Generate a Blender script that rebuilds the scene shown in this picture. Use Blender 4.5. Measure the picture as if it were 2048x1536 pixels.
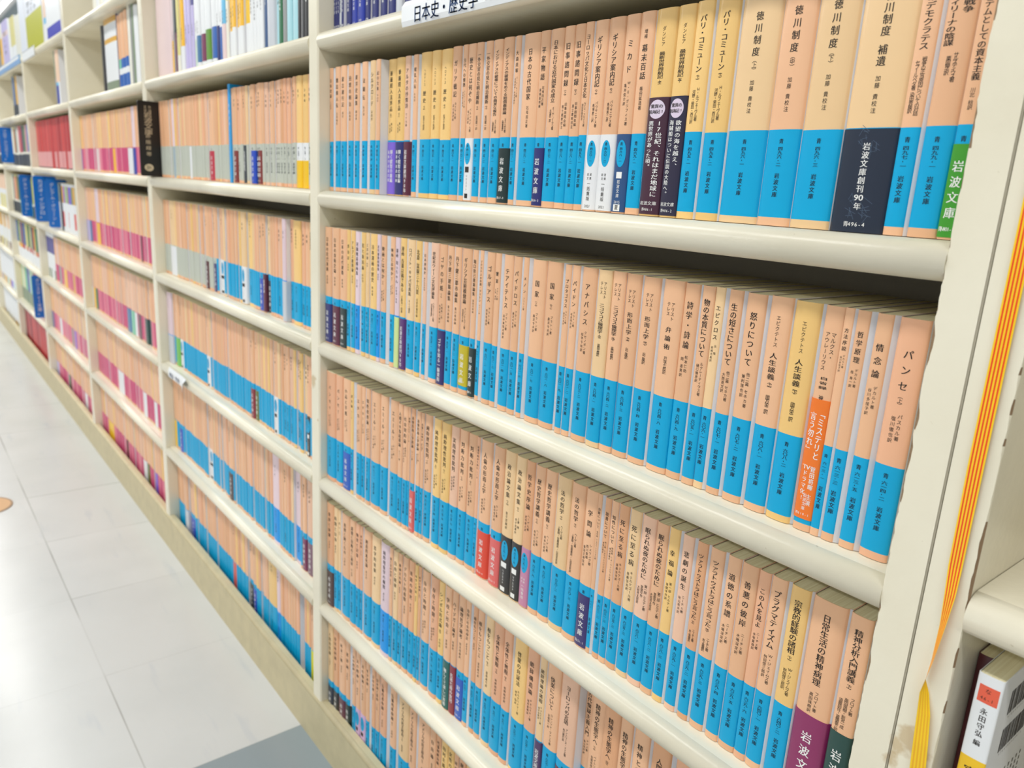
import bpy, math, random
from mathutils import Vector, Matrix

# ------------------------------------------------------------------ camera
SC = bpy.context.scene
for _o in list(bpy.data.objects):
    bpy.data.objects.remove(_o)
COL = SC.collection
F_PX = 1528.64
CAM = (0.9115679, -0.4363410, 0.0915767)
M_R = (0.62334744, 0.77986516, 0.05699381)      # right
M_U = (-0.22525932, 0.10929622, 0.96814905)     # up
M_F = (-0.74879651, 0.61633162, -0.24380142)    # forward
cd = bpy.data.cameras.new('camera')
cam = bpy.data.objects.new('camera', cd)
COL.objects.link(cam)
cd.sensor_fit = 'HORIZONTAL'
cd.sensor_width = 36.0
cd.lens = F_PX / 2048 * 36.0
cd.clip_start = 0.02
cd.clip_end = 60
cd.dof.use_dof = True
cd.dof.focus_distance = 0.54
cd.dof.aperture_fstop = 10.5
_r, _u, _b = Vector(M_R), Vector(M_U), -Vector(M_F)
cam.matrix_world = Matrix(((_r.x, _u.x, _b.x, CAM[0]), (_r.y, _u.y, _b.y, CAM[1]), (_r.z, _u.z, _b.z, CAM[2]), (0, 0, 0, 1)))
SC.camera = cam

# ------------------------------------------------------------------ world, light, exposure
SC.view_settings.view_transform = 'Standard'
SC.view_settings.look = 'None'
SC.view_settings.gamma = 1.0
SC.view_settings.use_curve_mapping = False
SC.view_settings.exposure = -0.26
wd = bpy.data.worlds.new('store_light')
SC.world = wd
wd.use_nodes = True
wd.node_tree.nodes['Background'].inputs[0].default_value = (1.0, 0.995, 0.98, 1)
wd.node_tree.nodes['Background'].inputs[1].default_value = 0.40
FLOOR_Z, CEIL_Z = -0.72, 1.90


def area(name, loc, sx, sy, power, color=(1, 0.995, 0.975), rot=(0, 0, 0)):
    l = bpy.data.lights.new(name, 'AREA')
    l.shape = 'RECTANGLE'
    l.size, l.size_y, l.energy, l.color = sx, sy, power, color
    o = bpy.data.objects.new(name, l)
    o.location, o.rotation_euler = loc, rot
    COL.objects.link(o)
    return o


LIGHT_ROWS = [(-1.05, (2.2, 0.6, -1.0, -2.6, -4.2, -5.8, -7.4, -9.0)), (-3.4, (2.2, 0.6, -1.0, -2.6, -4.2, -5.8)), (0.86, (-5.2, -6.5, -7.8, -9.1, -10.4, -11.7, -13.0)), (-0.12, (-3.3, -4.6, -5.9, -7.2, -8.5))]
for ly, xs in LIGHT_ROWS:
    for lx in xs:
        area('ceiling_tube_light', (lx, ly, CEIL_Z - 0.075), 1.2, 0.22, 25.0 if ly < -2 else 19.0 if ly < -1 else 8.0 if ly < 0 else 7.0)

# ------------------------------------------------------------------ small maths
def dot(a, b): return a[0] * b[0] + a[1] * b[1] + a[2] * b[2]


def hit(u, v, Y):
    """point on the vertical plane y = Y seen at photo pixel (u, v)"""
    a, b = (u - 1024) / F_PX, (768 - v) / F_PX
    d = [M_R[i] * a + M_U[i] * b + M_F[i] for i in range(3)]
    t = (Y - CAM[1]) / d[1]
    return [CAM[i] + d[i] * t for i in range(3)]


def x_on(u, Y, Z):
    """X on the line (y = Y, z = Z) that shows at column u"""
    k = (u - 1024) / F_PX
    w = [M_R[i] - k * M_F[i] for i in range(3)]
    return CAM[0] - (w[1] * (Y - CAM[1]) + w[2] * (Z - CAM[2])) / w[0]


def proj(P):
    q = [P[i] - CAM[i] for i in range(3)]
    z = dot(q, M_F)
    return 1024 + F_PX * dot(q, M_R) / z, 768 - F_PX * dot(q, M_U) / z, z


# ------------------------------------------------------------------ materials
def lin(c):
    return tuple(((x / 255) / 12.92 if x / 255 <= 0.04045 else ((x / 255 + 0.055) / 1.055) ** 2.4) for x in c)


MATS = {}


def mat(name, rgb, rough=0.45, noise=0.0, scale=60.0, coat=0.0, spec=0.5):
    if name in MATS:
        return MATS[name]
    m = bpy.data.materials.new(name)
    m.use_nodes = True
    nt = m.node_tree
    b = nt.nodes['Principled BSDF']
    c = lin(rgb)
    b.inputs['Base Color'].default_value = (*c, 1)
    b.inputs['Roughness'].default_value = rough
    b.inputs['Specular IOR Level'].default_value = spec
    if coat:
        b.inputs['Coat Weight'].default_value = coat
        b.inputs['Coat Roughness'].default_value = 0.12
    if noise:
        n = nt.nodes.new('ShaderNodeTexNoise')
        n.inputs['Scale'].default_value = scale
        n.inputs['Detail'].default_value = 3
        mr = nt.nodes.new('ShaderNodeMapRange')
        mr.inputs[3].default_value = 1 - noise
        mr.inputs[4].default_value = 1 + noise
        g = nt.nodes.new('ShaderNodeNewGeometry')
        nt.links.new(g.outputs['Position'], n.inputs['Vector'])
        nt.links.new(n.outputs[0], mr.inputs[0])
        mx = nt.nodes.new('ShaderNodeVectorMath')
        mx.operation = 'SCALE'
        mx.inputs[0].default_value = c
        nt.links.new(mr.outputs[0], mx.inputs['Scale'])
        nt.links.new(mx.outputs[0], b.inputs['Base Color'])
    MATS[name] = m
    return m


C_TAN = {'p': (235, 183, 142), 'y': (243, 200, 126), 'k': (236, 190, 160), 'o': (230, 172, 128), 'l': (238, 201, 152), 'v': (230, 206, 214), 's': (236, 178, 140)}
for k, c in C_TAN.items():
    for i in range(3):
        d = (i - 1) * 4
        mat('tan_%s%d' % (k, i), tuple(min(255, x + d) for x in c), 0.4, 0.025, 25, 0.25)
BLUE = mat('foot_blue', (0, 165, 216), 0.42, 0.02, 25, 0.12, 0.3)
BLUE2 = mat('foot_azure', (10, 150, 232), 0.42, 0.02, 25, 0.12, 0.3)
GREYF = mat('foot_grey', (190, 194, 182), 0.45, 0.02, 25, 0.15)
MAGF = mat('foot_magenta', (205, 78, 122), 0.45, 0.05, 25, 0.15)
PINKF = mat('foot_pink', (226, 130, 150), 0.45, 0.05, 25, 0.15)
SIDE = mat('cover_side', (228, 228, 232), 0.4, 0.01, 25, 0.2)
INK = mat('ink_black', (38, 30, 26), 0.6)
INKB = mat('ink_on_blue', (8, 28, 48), 0.6)
WHITEINK = mat('ink_white', (240, 240, 238), 0.6)
BAND = {
    'violet': (128, 100, 214), 'navy': (38, 42, 110), 'maroon': (98, 40, 56), 'dkgreen': (24, 46, 46), 'white': (232, 233, 236),
    'steel': (38, 78, 128), 'plum': (66, 30, 52), 'ink': (40, 36, 62), 'nightblue': (26, 38, 58), 'green': (62, 152, 40),
    'wine': (92, 34, 58), 'purple': (86, 40, 112), 'lime': (206, 224, 150), 'olive': (196, 178, 20), 'orange': (240, 118, 24),
    'royal': (20, 88, 190), 'salmon': (218, 96, 90), 'red': (222, 66, 40), 'rose': (222, 98, 96), 'black': (36, 34, 36),
    'pink': (196, 130, 164), 'indigo': (44, 34, 104), 'magenta': (138, 34, 92), 'forest': (16, 66, 60), 'brown': (66, 34, 34),
    'teal': (0, 92, 86), 'crimson': (136, 26, 46), 'dpurple': (74, 48, 96), 'mauve': (214, 178, 214), 'yellow': (244, 196, 20),
    'grape': (120, 82, 104), 'lemon': (220, 216, 40), 'coral': (190, 30, 60), 'cobalt': (34, 74, 190), 'slate': (50, 58, 66),
    'rust': (130, 48, 44), 'skyblue': (40, 150, 215), 'bluegrey': (162, 180, 190), 'darkred': (84, 26, 34), 'moss': (96, 110, 40),
    'leaf': (110, 190, 80), 'plumred': (120, 40, 84), 'cyan': (168, 216, 226), 'jade': (40, 110, 70), 'steelblue': (70, 120, 165),
    'grass': (96, 148, 40), 'lav': (200, 190, 232), 'sky': (110, 190, 230), 'ocean': (44, 100, 180), 'amber': (246, 190, 50), 'palepink': (232, 208, 208),
    'palegreen': (206, 226, 206), 'mint': (130, 200, 170), 'cherry': (196, 60, 62), 'brick': (178, 50, 54), 'poppy': (212, 78, 74), 'blush': (224, 160, 160), 'gold': (226, 170, 40), 'chart': (192, 192, 20),
    'peach': (242, 208, 180), 'ivory': (238, 236, 222), 'greygreen': (130, 146, 120), 'wheat': (226, 216, 140), 'ultra': (36, 34, 180), 'dusk': (86, 84, 150), 'ash': (150, 150, 150), 'silver': (200, 204, 212), 'bookblue': (28, 36, 108), 'bookroyal': (26, 50, 160)}


def band(n): return mat('band_' + n, BAND[n], 0.38, 0.015, 30, 0.3)


def pages_material():
    m = bpy.data.materials.new('paper_edges')
    m.use_nodes = True
    nt = m.node_tree
    b = nt.nodes['Principled BSDF']
    g = nt.nodes.new('ShaderNodeNewGeometry')
    mp = nt.nodes.new('ShaderNodeVectorMath')
    mp.operation = 'MULTIPLY'
    mp.inputs[1].default_value = (900, 4, 4)
    n = nt.nodes.new('ShaderNodeTexNoise')
    n.inputs['Scale'].default_value = 1.0
    n.inputs['Detail'].default_value = 2
    r = nt.nodes.new('ShaderNodeValToRGB')
    r.color_ramp.elements[0].position = 0.3
    r.color_ramp.elements[0].color = (*lin((226, 215, 172)), 1)
    r.color_ramp.elements[1].position = 0.7
    r.color_ramp.elements[1].color = (*lin((246, 240, 206)), 1)
    nt.links.new(g.outputs['Position'], mp.inputs[0])
    nt.links.new(mp.outputs[0], n.inputs['Vector'])
    nt.links.new(n.outputs[0], r.inputs[0])
    nt.links.new(r.outputs[0], b.inputs['Base Color'])
    b.inputs['Roughness'].default_value = 0.8
    MATS['paper_edges'] = m
    return m


PAGES = pages_material()


def paint_material():
    """old cream gloss paint: cloudy tone, scuffs, a few brown stains where the photograph shows them"""
    m = bpy.data.materials.new('cream_paint')
    m.use_nodes = True
    nt = m.node_tree
    L = nt.links.new
    b = nt.nodes['Principled BSDF']
    g = nt.nodes.new('ShaderNodeNewGeometry')
    pos = g.outputs['Position']

    def noise(scale, detail=3):
        n = nt.nodes.new('ShaderNodeTexNoise')
        n.inputs['Scale'].default_value = scale
        n.inputs['Detail'].default_value = detail
        L(pos, n.inputs['Vector'])
        return n.outputs[0]

    def mixc(fac, a, bcol):
        mx = nt.nodes.new('ShaderNodeMix')
        mx.data_type = 'RGBA'
        L(fac, mx.inputs[0])
        if isinstance(a, tuple):
            mx.inputs[6].default_value = (*a, 1)
        else:
            L(a, mx.inputs[6])
        mx.inputs[7].default_value = (*bcol, 1)
        return mx.outputs[2]

    def ramp(src, lo, hi):
        r = nt.nodes.new('ShaderNodeMapRange')
        r.inputs[1].default_value = lo
        r.inputs[2].default_value = hi
        L(src, r.inputs[0])
        return r.outputs[0]
    col = mixc(ramp(noise(9), 0.35, 0.7), lin((238, 231, 210)), lin((230, 222, 199)))
    col = mixc(ramp(noise(190, 2), 0.75, 0.82), col, lin((196, 182, 150)))
    wob = noise(70, 4)
    for p, rad in (((-0.006, -0.02, -0.165), 0.014), ((0.008, -0.02, -0.215), 0.003), ((0.7735, -0.02, -0.195), 0.012), ((0.766, -0.02, -0.212), 0.008), ((0.01, 0.03, -0.25), 0.02), ((0.01, 0.02, -0.45), 0.02), ((0.42, -0.025, 0.072), 0.0025), ((0.395, -0.025, 0.070), 0.002)):
        d = nt.nodes.new('ShaderNodeVectorMath')
        d.operation = 'DISTANCE'
        d.inputs[1].default_value = p
        L(pos, d.inputs[0])
        ad = nt.nodes.new('ShaderNodeMath')
        ad.operation = 'MULTIPLY_ADD'
        ad.inputs[1].default_value = 3.2 * rad
        L(wob, ad.inputs[0])
        L(d.outputs['Value'], ad.inputs[2])
        mr = nt.nodes.new('ShaderNodeMapRange')
        mr.inputs[1].default_value = 2.35 * rad
        mr.inputs[2].default_value = 1.9 * rad
        mr.inputs[4].default_value = 0.6
        L(ad.outputs[0], mr.inputs[0])
        col = mixc(mr.outputs[0], col, lin((188, 156, 100)))
    L(col, b.inputs['Base Color'])
    b.inputs['Roughness'].default_value = 0.26
    bp = nt.nodes.new('ShaderNodeBump')
    bp.inputs['Strength'].default_value = 0.10
    bp.inputs['Distance'].default_value = 0.002
    L(noise(120, 3), bp.inputs['Height'])
    L(bp.outputs[0], b.inputs['Normal'])
    MATS['cream_paint'] = m
    return m


PAINT = paint_material()
RAW = mat('bare_wood_edge', (138, 112, 84), 0.8, 0.15, 200)


# ------------------------------------------------------------------ mesh builder
class MB:
    def __init__(s):
        s.v, s.f, s.m, s.mats, s.smooth = [], [], [], [], []

    def mi(s, m):
        if m not in s.mats:
            s.mats.append(m)
        return s.mats.index(m)

    def face(s, idx, m, smooth=False):
        s.f.append(idx)
        s.m.append(s.mi(m))
        s.smooth.append(smooth)

    def quad(s, a, b, c, d, m):
        n = len(s.v)
        s.v += [a, b, c, d]
        s.face((n, n + 1, n + 2, n + 3), m)

    def box(s, x0, x1, y0, y1, z0, z1, m):
        n = len(s.v)
        s.v += [(x, y, z) for z in (z0, z1) for y in (y0, y1) for x in (x0, x1)]
        for q in ((0, 1, 5, 4), (1, 3, 7, 5), (3, 2, 6, 7), (2, 0, 4, 6), (4, 5, 7, 6), (1, 0, 2, 3)):
            s.face(tuple(n + i for i in q), m)

    def strips(s, prof, levels, mats, smooth=True):
        """profile of (x, y) swept through z levels; mats: one per band, or a list per band and segment"""
        n, k = len(s.v), len(prof)
        for z in levels:
            s.v += [(x, y, z) for x, y in prof]
        for j in range(len(levels) - 1):
            for i in range(k - 1):
                mm = mats[j] if not isinstance(mats[j], (list, tuple)) else mats[j][i]
                s.face((n + j * k + i, n + j * k + i + 1, n + (j + 1) * k + i + 1, n + (j + 1) * k + i), mm, smooth)

    def loop(s, pts, m, flip=False):
        n = len(s.v)
        s.v += pts
        ids = tuple(range(n, n + len(pts)))
        s.face(ids[::-1] if flip else ids, m)

    def build(s, name, parent=None, loc=None):
        me = bpy.data.meshes.new(name)
        me.from_pydata(s.v, [], s.f)
        for m in s.mats:
            me.materials.append(m)
        me.polygons.foreach_set('material_index', s.m)
        me.polygons.foreach_set('use_smooth', s.smooth)
        me.update()
        o = bpy.data.objects.new(name, me)
        COL.objects.link(o)
        if parent:
            o.parent = parent
        if loc:
            o.location = loc
        return o


def tag(o, label=None, cat=None, group=None, kind=None):
    if label: o['label'] = label
    if cat: o['category'] = cat
    if group: o['group'] = group
    if kind: o['kind'] = kind
    return o


def empty(name, loc=(0, 0, 0)):
    o = bpy.data.objects.new(name, None)
    o.location = loc
    o.empty_display_size = 0.02
    COL.objects.link(o)
    return o

# ------------------------------------------------------------------ lettering
GLY = {}
ROT = set('ー（）()「」-〜・…')


def need(texts):
    """turn every character used into a flat outline mesh once"""
    todo = []
    for bold, t in texts:
        for ch in t:
            if ch not in ' 　\n' and (bold, ch) not in GLY and (bold, ch) not in todo:
                todo.append((bold, ch))
    tmp = []
    for bold, ch in todo:
        c = bpy.data.curves.new('lettering', 'FONT')
        c.body = ch
        c.resolution_u = 2
        o = bpy.data.objects.new('lettering', c)
        COL.objects.link(o)
        tmp.append((bold, ch, o, c))
    dg = bpy.context.evaluated_depsgraph_get()
    for bold, ch, o, c in tmp:
        me = bpy.data.meshes.new_from_object(o.evaluated_get(dg))
        GLY[(bold, ch)] = ([(p.co.x, p.co.y) for p in me.vertices], [tuple(p.vertices) for p in me.polygons])
        bpy.data.meshes.remove(me)
    for bold, ch, o, c in tmp:
        bpy.data.objects.remove(o)
        bpy.data.curves.remove(c)


PENDING = []


def glyph(mb, ch, cx, cz, w, h, m, yf, bold=False, rot=False, axis='x'):
    """one character centred at (cx, cz), w x h metres, laid on the surface y = yf(x)"""
    vs, fs = GLY.get((bool(bold), ch)) or GLY.get((True, ch)) or ((), ())
    if not vs:
        return
    if bold:                                               # heavier letters: the outline laid down twice, a hair apart
        glyph(mb, ch, cx + 0.016 * w, cz, w, h, m, yf, None, rot, axis)
        cx -= 0.016 * w
    n = len(mb.v)
    asc = ord(ch) < 256
    if asc:
        xs = [p[0] for p in vs]
        ox, oy = (min(xs) + max(xs)) / 2, 0.36
    else:
        ox, oy = 0.5, 0.38
    for x, y in vs:
        x, y = x - ox, y - oy
        if rot:
            x, y = y, -x
        if ch in '。、' and not rot:
            x, y = x + 0.55, y + 0.5
        px, pz = cx + x * w, cz + y * h
        mb.v.append((px, yf(px), pz) if axis == 'x' else (yf(px), px, pz))
    k = mb.mi(m)
    for f in fs:
        mb.f.append(tuple(n + i for i in f))
        mb.m.append(k)
        mb.smooth.append(False)


def vtext(mb, s, cx, ztop, w, h, pitch, m, yf, bold=False):
    z = ztop
    for ch in s:
        if ch in ' 　':
            z -= pitch * 0.6
            continue
        glyph(mb, ch, cx, z - pitch / 2, w, h, m, yf, bold, ch in ROT)
        z -= pitch
    return z


def htext(mb, s, cx, cz, w, h, pitch, m, yf, bold=False, axis='x'):
    x = cx - pitch * (len(s) - 1) / 2
    for ch in s:
        glyph(mb, ch, x, cz, w, h, m, yf, bold, axis=axis)
        x += pitch


# ------------------------------------------------------------------ books
ONES = ['', 'first', 'second', 'third', 'fourth', 'fifth', 'sixth', 'seventh', 'eighth', 'ninth', 'tenth', 'eleventh', 'twelfth', 'thirteenth', 'fourteenth', 'fifteenth',
        'sixteenth', 'seventeenth', 'eighteenth', 'nineteenth', 'twentieth']


def ordinal(n):
    if n <= 20: return ONES[n]
    t = ['', '', 'twenty', 'thirty', 'forty', 'fifty', 'sixty', 'seventy', 'eighty'][n // 10]
    return t + '-' + ONES[n % 10] if n % 10 else t[:-1] + 'ieth'


def bulge_fn(T, d, n=2.4):
    def f(x):
        t = min(1.0, abs(2 * x / T))
        return d * (1 - (1 - t ** n) ** (1 / n))
    return f


SAMPLES = (-1, -0.96, -0.88, -0.72, -0.4, 0, 0.4, 0.72, 0.88, 0.96, 1)


def book_parts(b):
    """cover with printed spine (mesh), page block, paper band: local origin at the middle of the spine's foot"""
    T, H, D = b['T'], b['H'], b.get('D', 0.105)
    d = min(0.0032, 0.17 * T) * b.get('round', 1.0)
    fy = bulge_fn(T, d)
    prof = [(T / 2 * t, fy(T / 2 * t)) for t in SAMPLES]
    hg = b.get('hinge', 0.0)
    xe = T / 2 + hg
    full = [(-T / 2, D)] + prof + ([(xe, d + 0.5 * hg)] if hg else []) + [(xe, D)]
    cov = MB()
    bands = b['bands']                                      # (height fraction, material) from the foot up
    levels = [0.0] + [h * H for h, _ in bands]
    ns = len(full) - 1
    side = b.get('side', SIDE)
    rows = [[side] + [m] * (len(prof) - 1) + [side] * (ns - len(prof)) for _, m in bands]
    cov.strips(full, levels, rows)
    t = 0.0004
    inner = [(-T / 2 + t, D)] + [(x * (1 - 2 * t / T), y + t) for x, y in prof] + ([(xe - t, d + 0.5 * hg + t)] if hg else []) + [(xe - t, D)]
    for z, up in ((H, True), (0.0, False)):
        n = len(cov.v)
        cov.v += [(x, y, z) for x, y in full] + [(x, y, z) for x, y in inner]
        k = len(full)
        for i in range(k - 1):
            q = (n + i, n + i + 1, n + k + i + 1, n + k + i)
            cov.face(q if up else q[::-1], bands[-1][1] if up else bands[0][1])
    e = 0.00012
    yf = lambda x: fy(x) - e
    for job in b.get('text', ()):
        job(cov, yf)
    pg = MB()
    pl = [(-T / 2 + t, D - 0.001)] + [(x * (1 - 2 * t / T), y + t) for x, y in prof] + ([(xe - t, d + 0.5 * hg + t)] if hg else []) + [(xe - t, D - 0.001)]
    zt = H - 0.0005
    pg.strips(pl, [0.0005, zt], [PAGES], False)
    pg.loop([(x, y, zt) for x, y in pl], PAGES)
    pg.loop([(x, y, 0.0005) for x, y in pl], PAGES, True)
    pg.quad((xe - t, D - 0.001, 0.0005), (-T / 2 + t, D - 0.001, 0.0005), (-T / 2 + t, D - 0.001, zt), (xe - t, D - 0.001, zt), PAGES)
    ob = None
    o = b.get('obi')
    if o:
        ob = MB()
        g = 0.0003
        ofn = lambda x: fy(x * T / (T + 2 * g)) - g
        op = [(-T / 2 - g, 0.04)] + [(T / 2 * s_ + (g if s_ > 0 else -g), fy(T / 2 * s_) - g) for s_ in SAMPLES] + ([(xe + g, d + 0.5 * hg)] if hg else []) + [(xe + g, 0.04)]
        z0, z1 = o['z0'] * H, o['z1'] * H
        obm = band(o['c'])
        ob.strips(op, [z0, z1], [obm])
        n, k = len(ob.v), len(op)
        ip = [(-T / 2, 0.04)] + prof + ([(xe, d + 0.5 * hg)] if hg else []) + [(xe, 0.04)]
        for z, up in ((z1, True), (z0, False)):
            n = len(ob.v)
            ob.v += [(x, y, z) for x, y in op] + [(x, y, z) for x, y in ip]
            for i in range(k - 1):
                q = (n + i, n + i + 1, n + k + i + 1, n + k + i)
                ob.face(q if up else q[::-1], obm)
        oyf = lambda x: ofn(x) - 0.00012
        for job in o.get('text', ()):
            job(ob, oyf)
    return cov, pg, ob


def oval(mb, cx, cz, rx, rz, m, yf, n=24):
    mb.loop([(cx, yf(cx) - 0.00001, cz)] + [(cx + rx * math.cos(2 * math.pi * i / n), yf(cx + rx * math.cos(2 * math.pi * i / n)), cz + rz * math.sin(2 * math.pi * i / n)) for i in range(1)], m) if False else None
    c = len(mb.v)
    mb.v.append((cx, yf(cx), cz))
    rings = 4
    for r in range(1, rings + 1):
        for i in range(n):
            x = cx + rx * r / rings * math.cos(2 * math.pi * i / n)
            mb.v.append((x, yf(x), cz + rz * r / rings * math.sin(2 * math.pi * i / n)))
    for i in range(n):
        mb.face((c, c + 1 + i, c + 1 + (i + 1) % n), m)
    for r in range(rings - 1):
        for i in range(n):
            a, b2 = c + 1 + r * n + i, c + 1 + r * n + (i + 1) % n
            mb.face((a, a + n, b2 + n, b2), m)


def rect(mb, x0, x1, z0, z1, m, yf, k=4):
    xs = [x0 + (x1 - x0) * i / k for i in range(k + 1)]
    for i in range(k):
        a, b2 = xs[i], xs[i + 1]
        mb.quad((a, yf(a), z0), (b2, yf(b2), z0), (b2, yf(b2), z1), (a, yf(a), z1), m)


FOOT_TXT = '岩波文庫'


def spine_text(b, title, author, num, pre='', foot=True, detail=True):
    """title, author, series number and imprint down a spine, as on the paperbacks"""
    T, H = b['T'], b['H']
    s = H / 0.148
    jobs = []
    k = min(1.0, T / 0.0112)
    far_ = b.get('bay', 1) > 1
    cs = max(0.0029, min(0.0060, 0.0058 * k)) * s * (0.72 if far_ else 1.0)                       # title character
    PENDING.append((False, title + author + pre + (num or '') + '青'))
    PENDING.append((False, FOOT_TXT + '（）上中下'))
    PENDING.append((True, title))
    m = re_vol(title)
    base, vol = m
    cols = [c for c in author.split('|') if c]
    asz = cs * (0.58 if len(cols) < 2 else 0.50)
    n_t = len(base.replace(' ', ''))
    pitch = cs * (1.6 if n_t <= 3 else 1.25 if n_t <= 5 else 1.08)
    tot = n_t * pitch + (asz * 3.2 if vol else 0) + (max([len(c) for c in cols] + [0]) + 2.5) * asz * 1.15 + (len(pre) * asz if pre else 0)
    lim = 0.50 * H if not (b.get('obi') and b['obi']['z1'] > 0.5) else 0.29 * H
    if pre: lim *= 0.78
    f = min(1.0, lim / tot)
    top = H - (0.012 if n_t > 3 else 0.016) * s
    if n_t > 7: top = H - 0.009 * s

    def job(mb, yf):
        z = top
        if pre:
            ps = pre.split('|')
            for i, c in enumerate(ps):
                vtext(mb, c, (0.5 - i) * asz * 1.2 if len(ps) > 1 else 0, z, asz, asz, asz * 1.05, INK, yf)
            z -= max(len(c) for c in ps) * asz * 1.05 + asz
        lines = base.split('|')
        if len(lines) > 1:
            zz = z
            for i, c in enumerate(lines):
                z = min(z, vtext(mb, c, (0.5 - i) * cs * 1.25, zz - i * cs, cs, cs * min(1, f * 1.1), pitch * f, INK, yf, not far_))
        else:
            z = vtext(mb, base, 0, z, cs, cs * min(1, f * 1.12), pitch * f, INK, yf, not far_)
        if vol:
            z = vtext(mb, '（', 0, z - asz * 0.1, asz * 1.1, asz * 1.1, asz * f * 0.75, INK, yf)
            z = vtext(mb, vol, 0, z, asz * 1.1, asz * 1.1, asz * f * 1.15, INK, yf)
            z = vtext(mb, '）', 0, z, asz * 1.1, asz * 1.1, asz * f * 0.75, INK, yf)
        z -= asz * 1.3
        for i, c in enumerate(cols):
            x = 0 if len(cols) == 1 else ((len(cols) - 1) / 2 - i) * asz * 1.25
            vtext(mb, c, x, z - (asz * 2 * i if i else 0) * 0.3, asz, asz, asz * 1.15 * f, INK, yf)
        if foot:
            w = min(0.0034 * s, T * 0.44)
            zb = 0.41 * H - 0.0050 * s
            vtext(mb, '青', 0, zb, w, w, w * 1.1, INKB, yf, True)
            if num:
                vtext(mb, num, 0, zb - 0.0052 * s, w * 1.08, w * 0.78, 0.0025 * s, INKB, yf, True)
            vtext(mb, FOOT_TXT, 0, 0.41 * H - 0.0265 * s, w * 1.12, 0.0036 * s, 0.0040 * s, INKB, yf, True)
    PENDING.append((True, '青岩波文庫' + (num or '')))
    jobs.append(job)
    return jobs


def re_vol(t):
    if t.endswith(')') and '(' in t:
        i = t.rindex('(')
        return t[:i], t[i + 1:-1]
    return t, ''


def P(bold, s):
    PENDING.append((bold, s))
    return s


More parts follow.
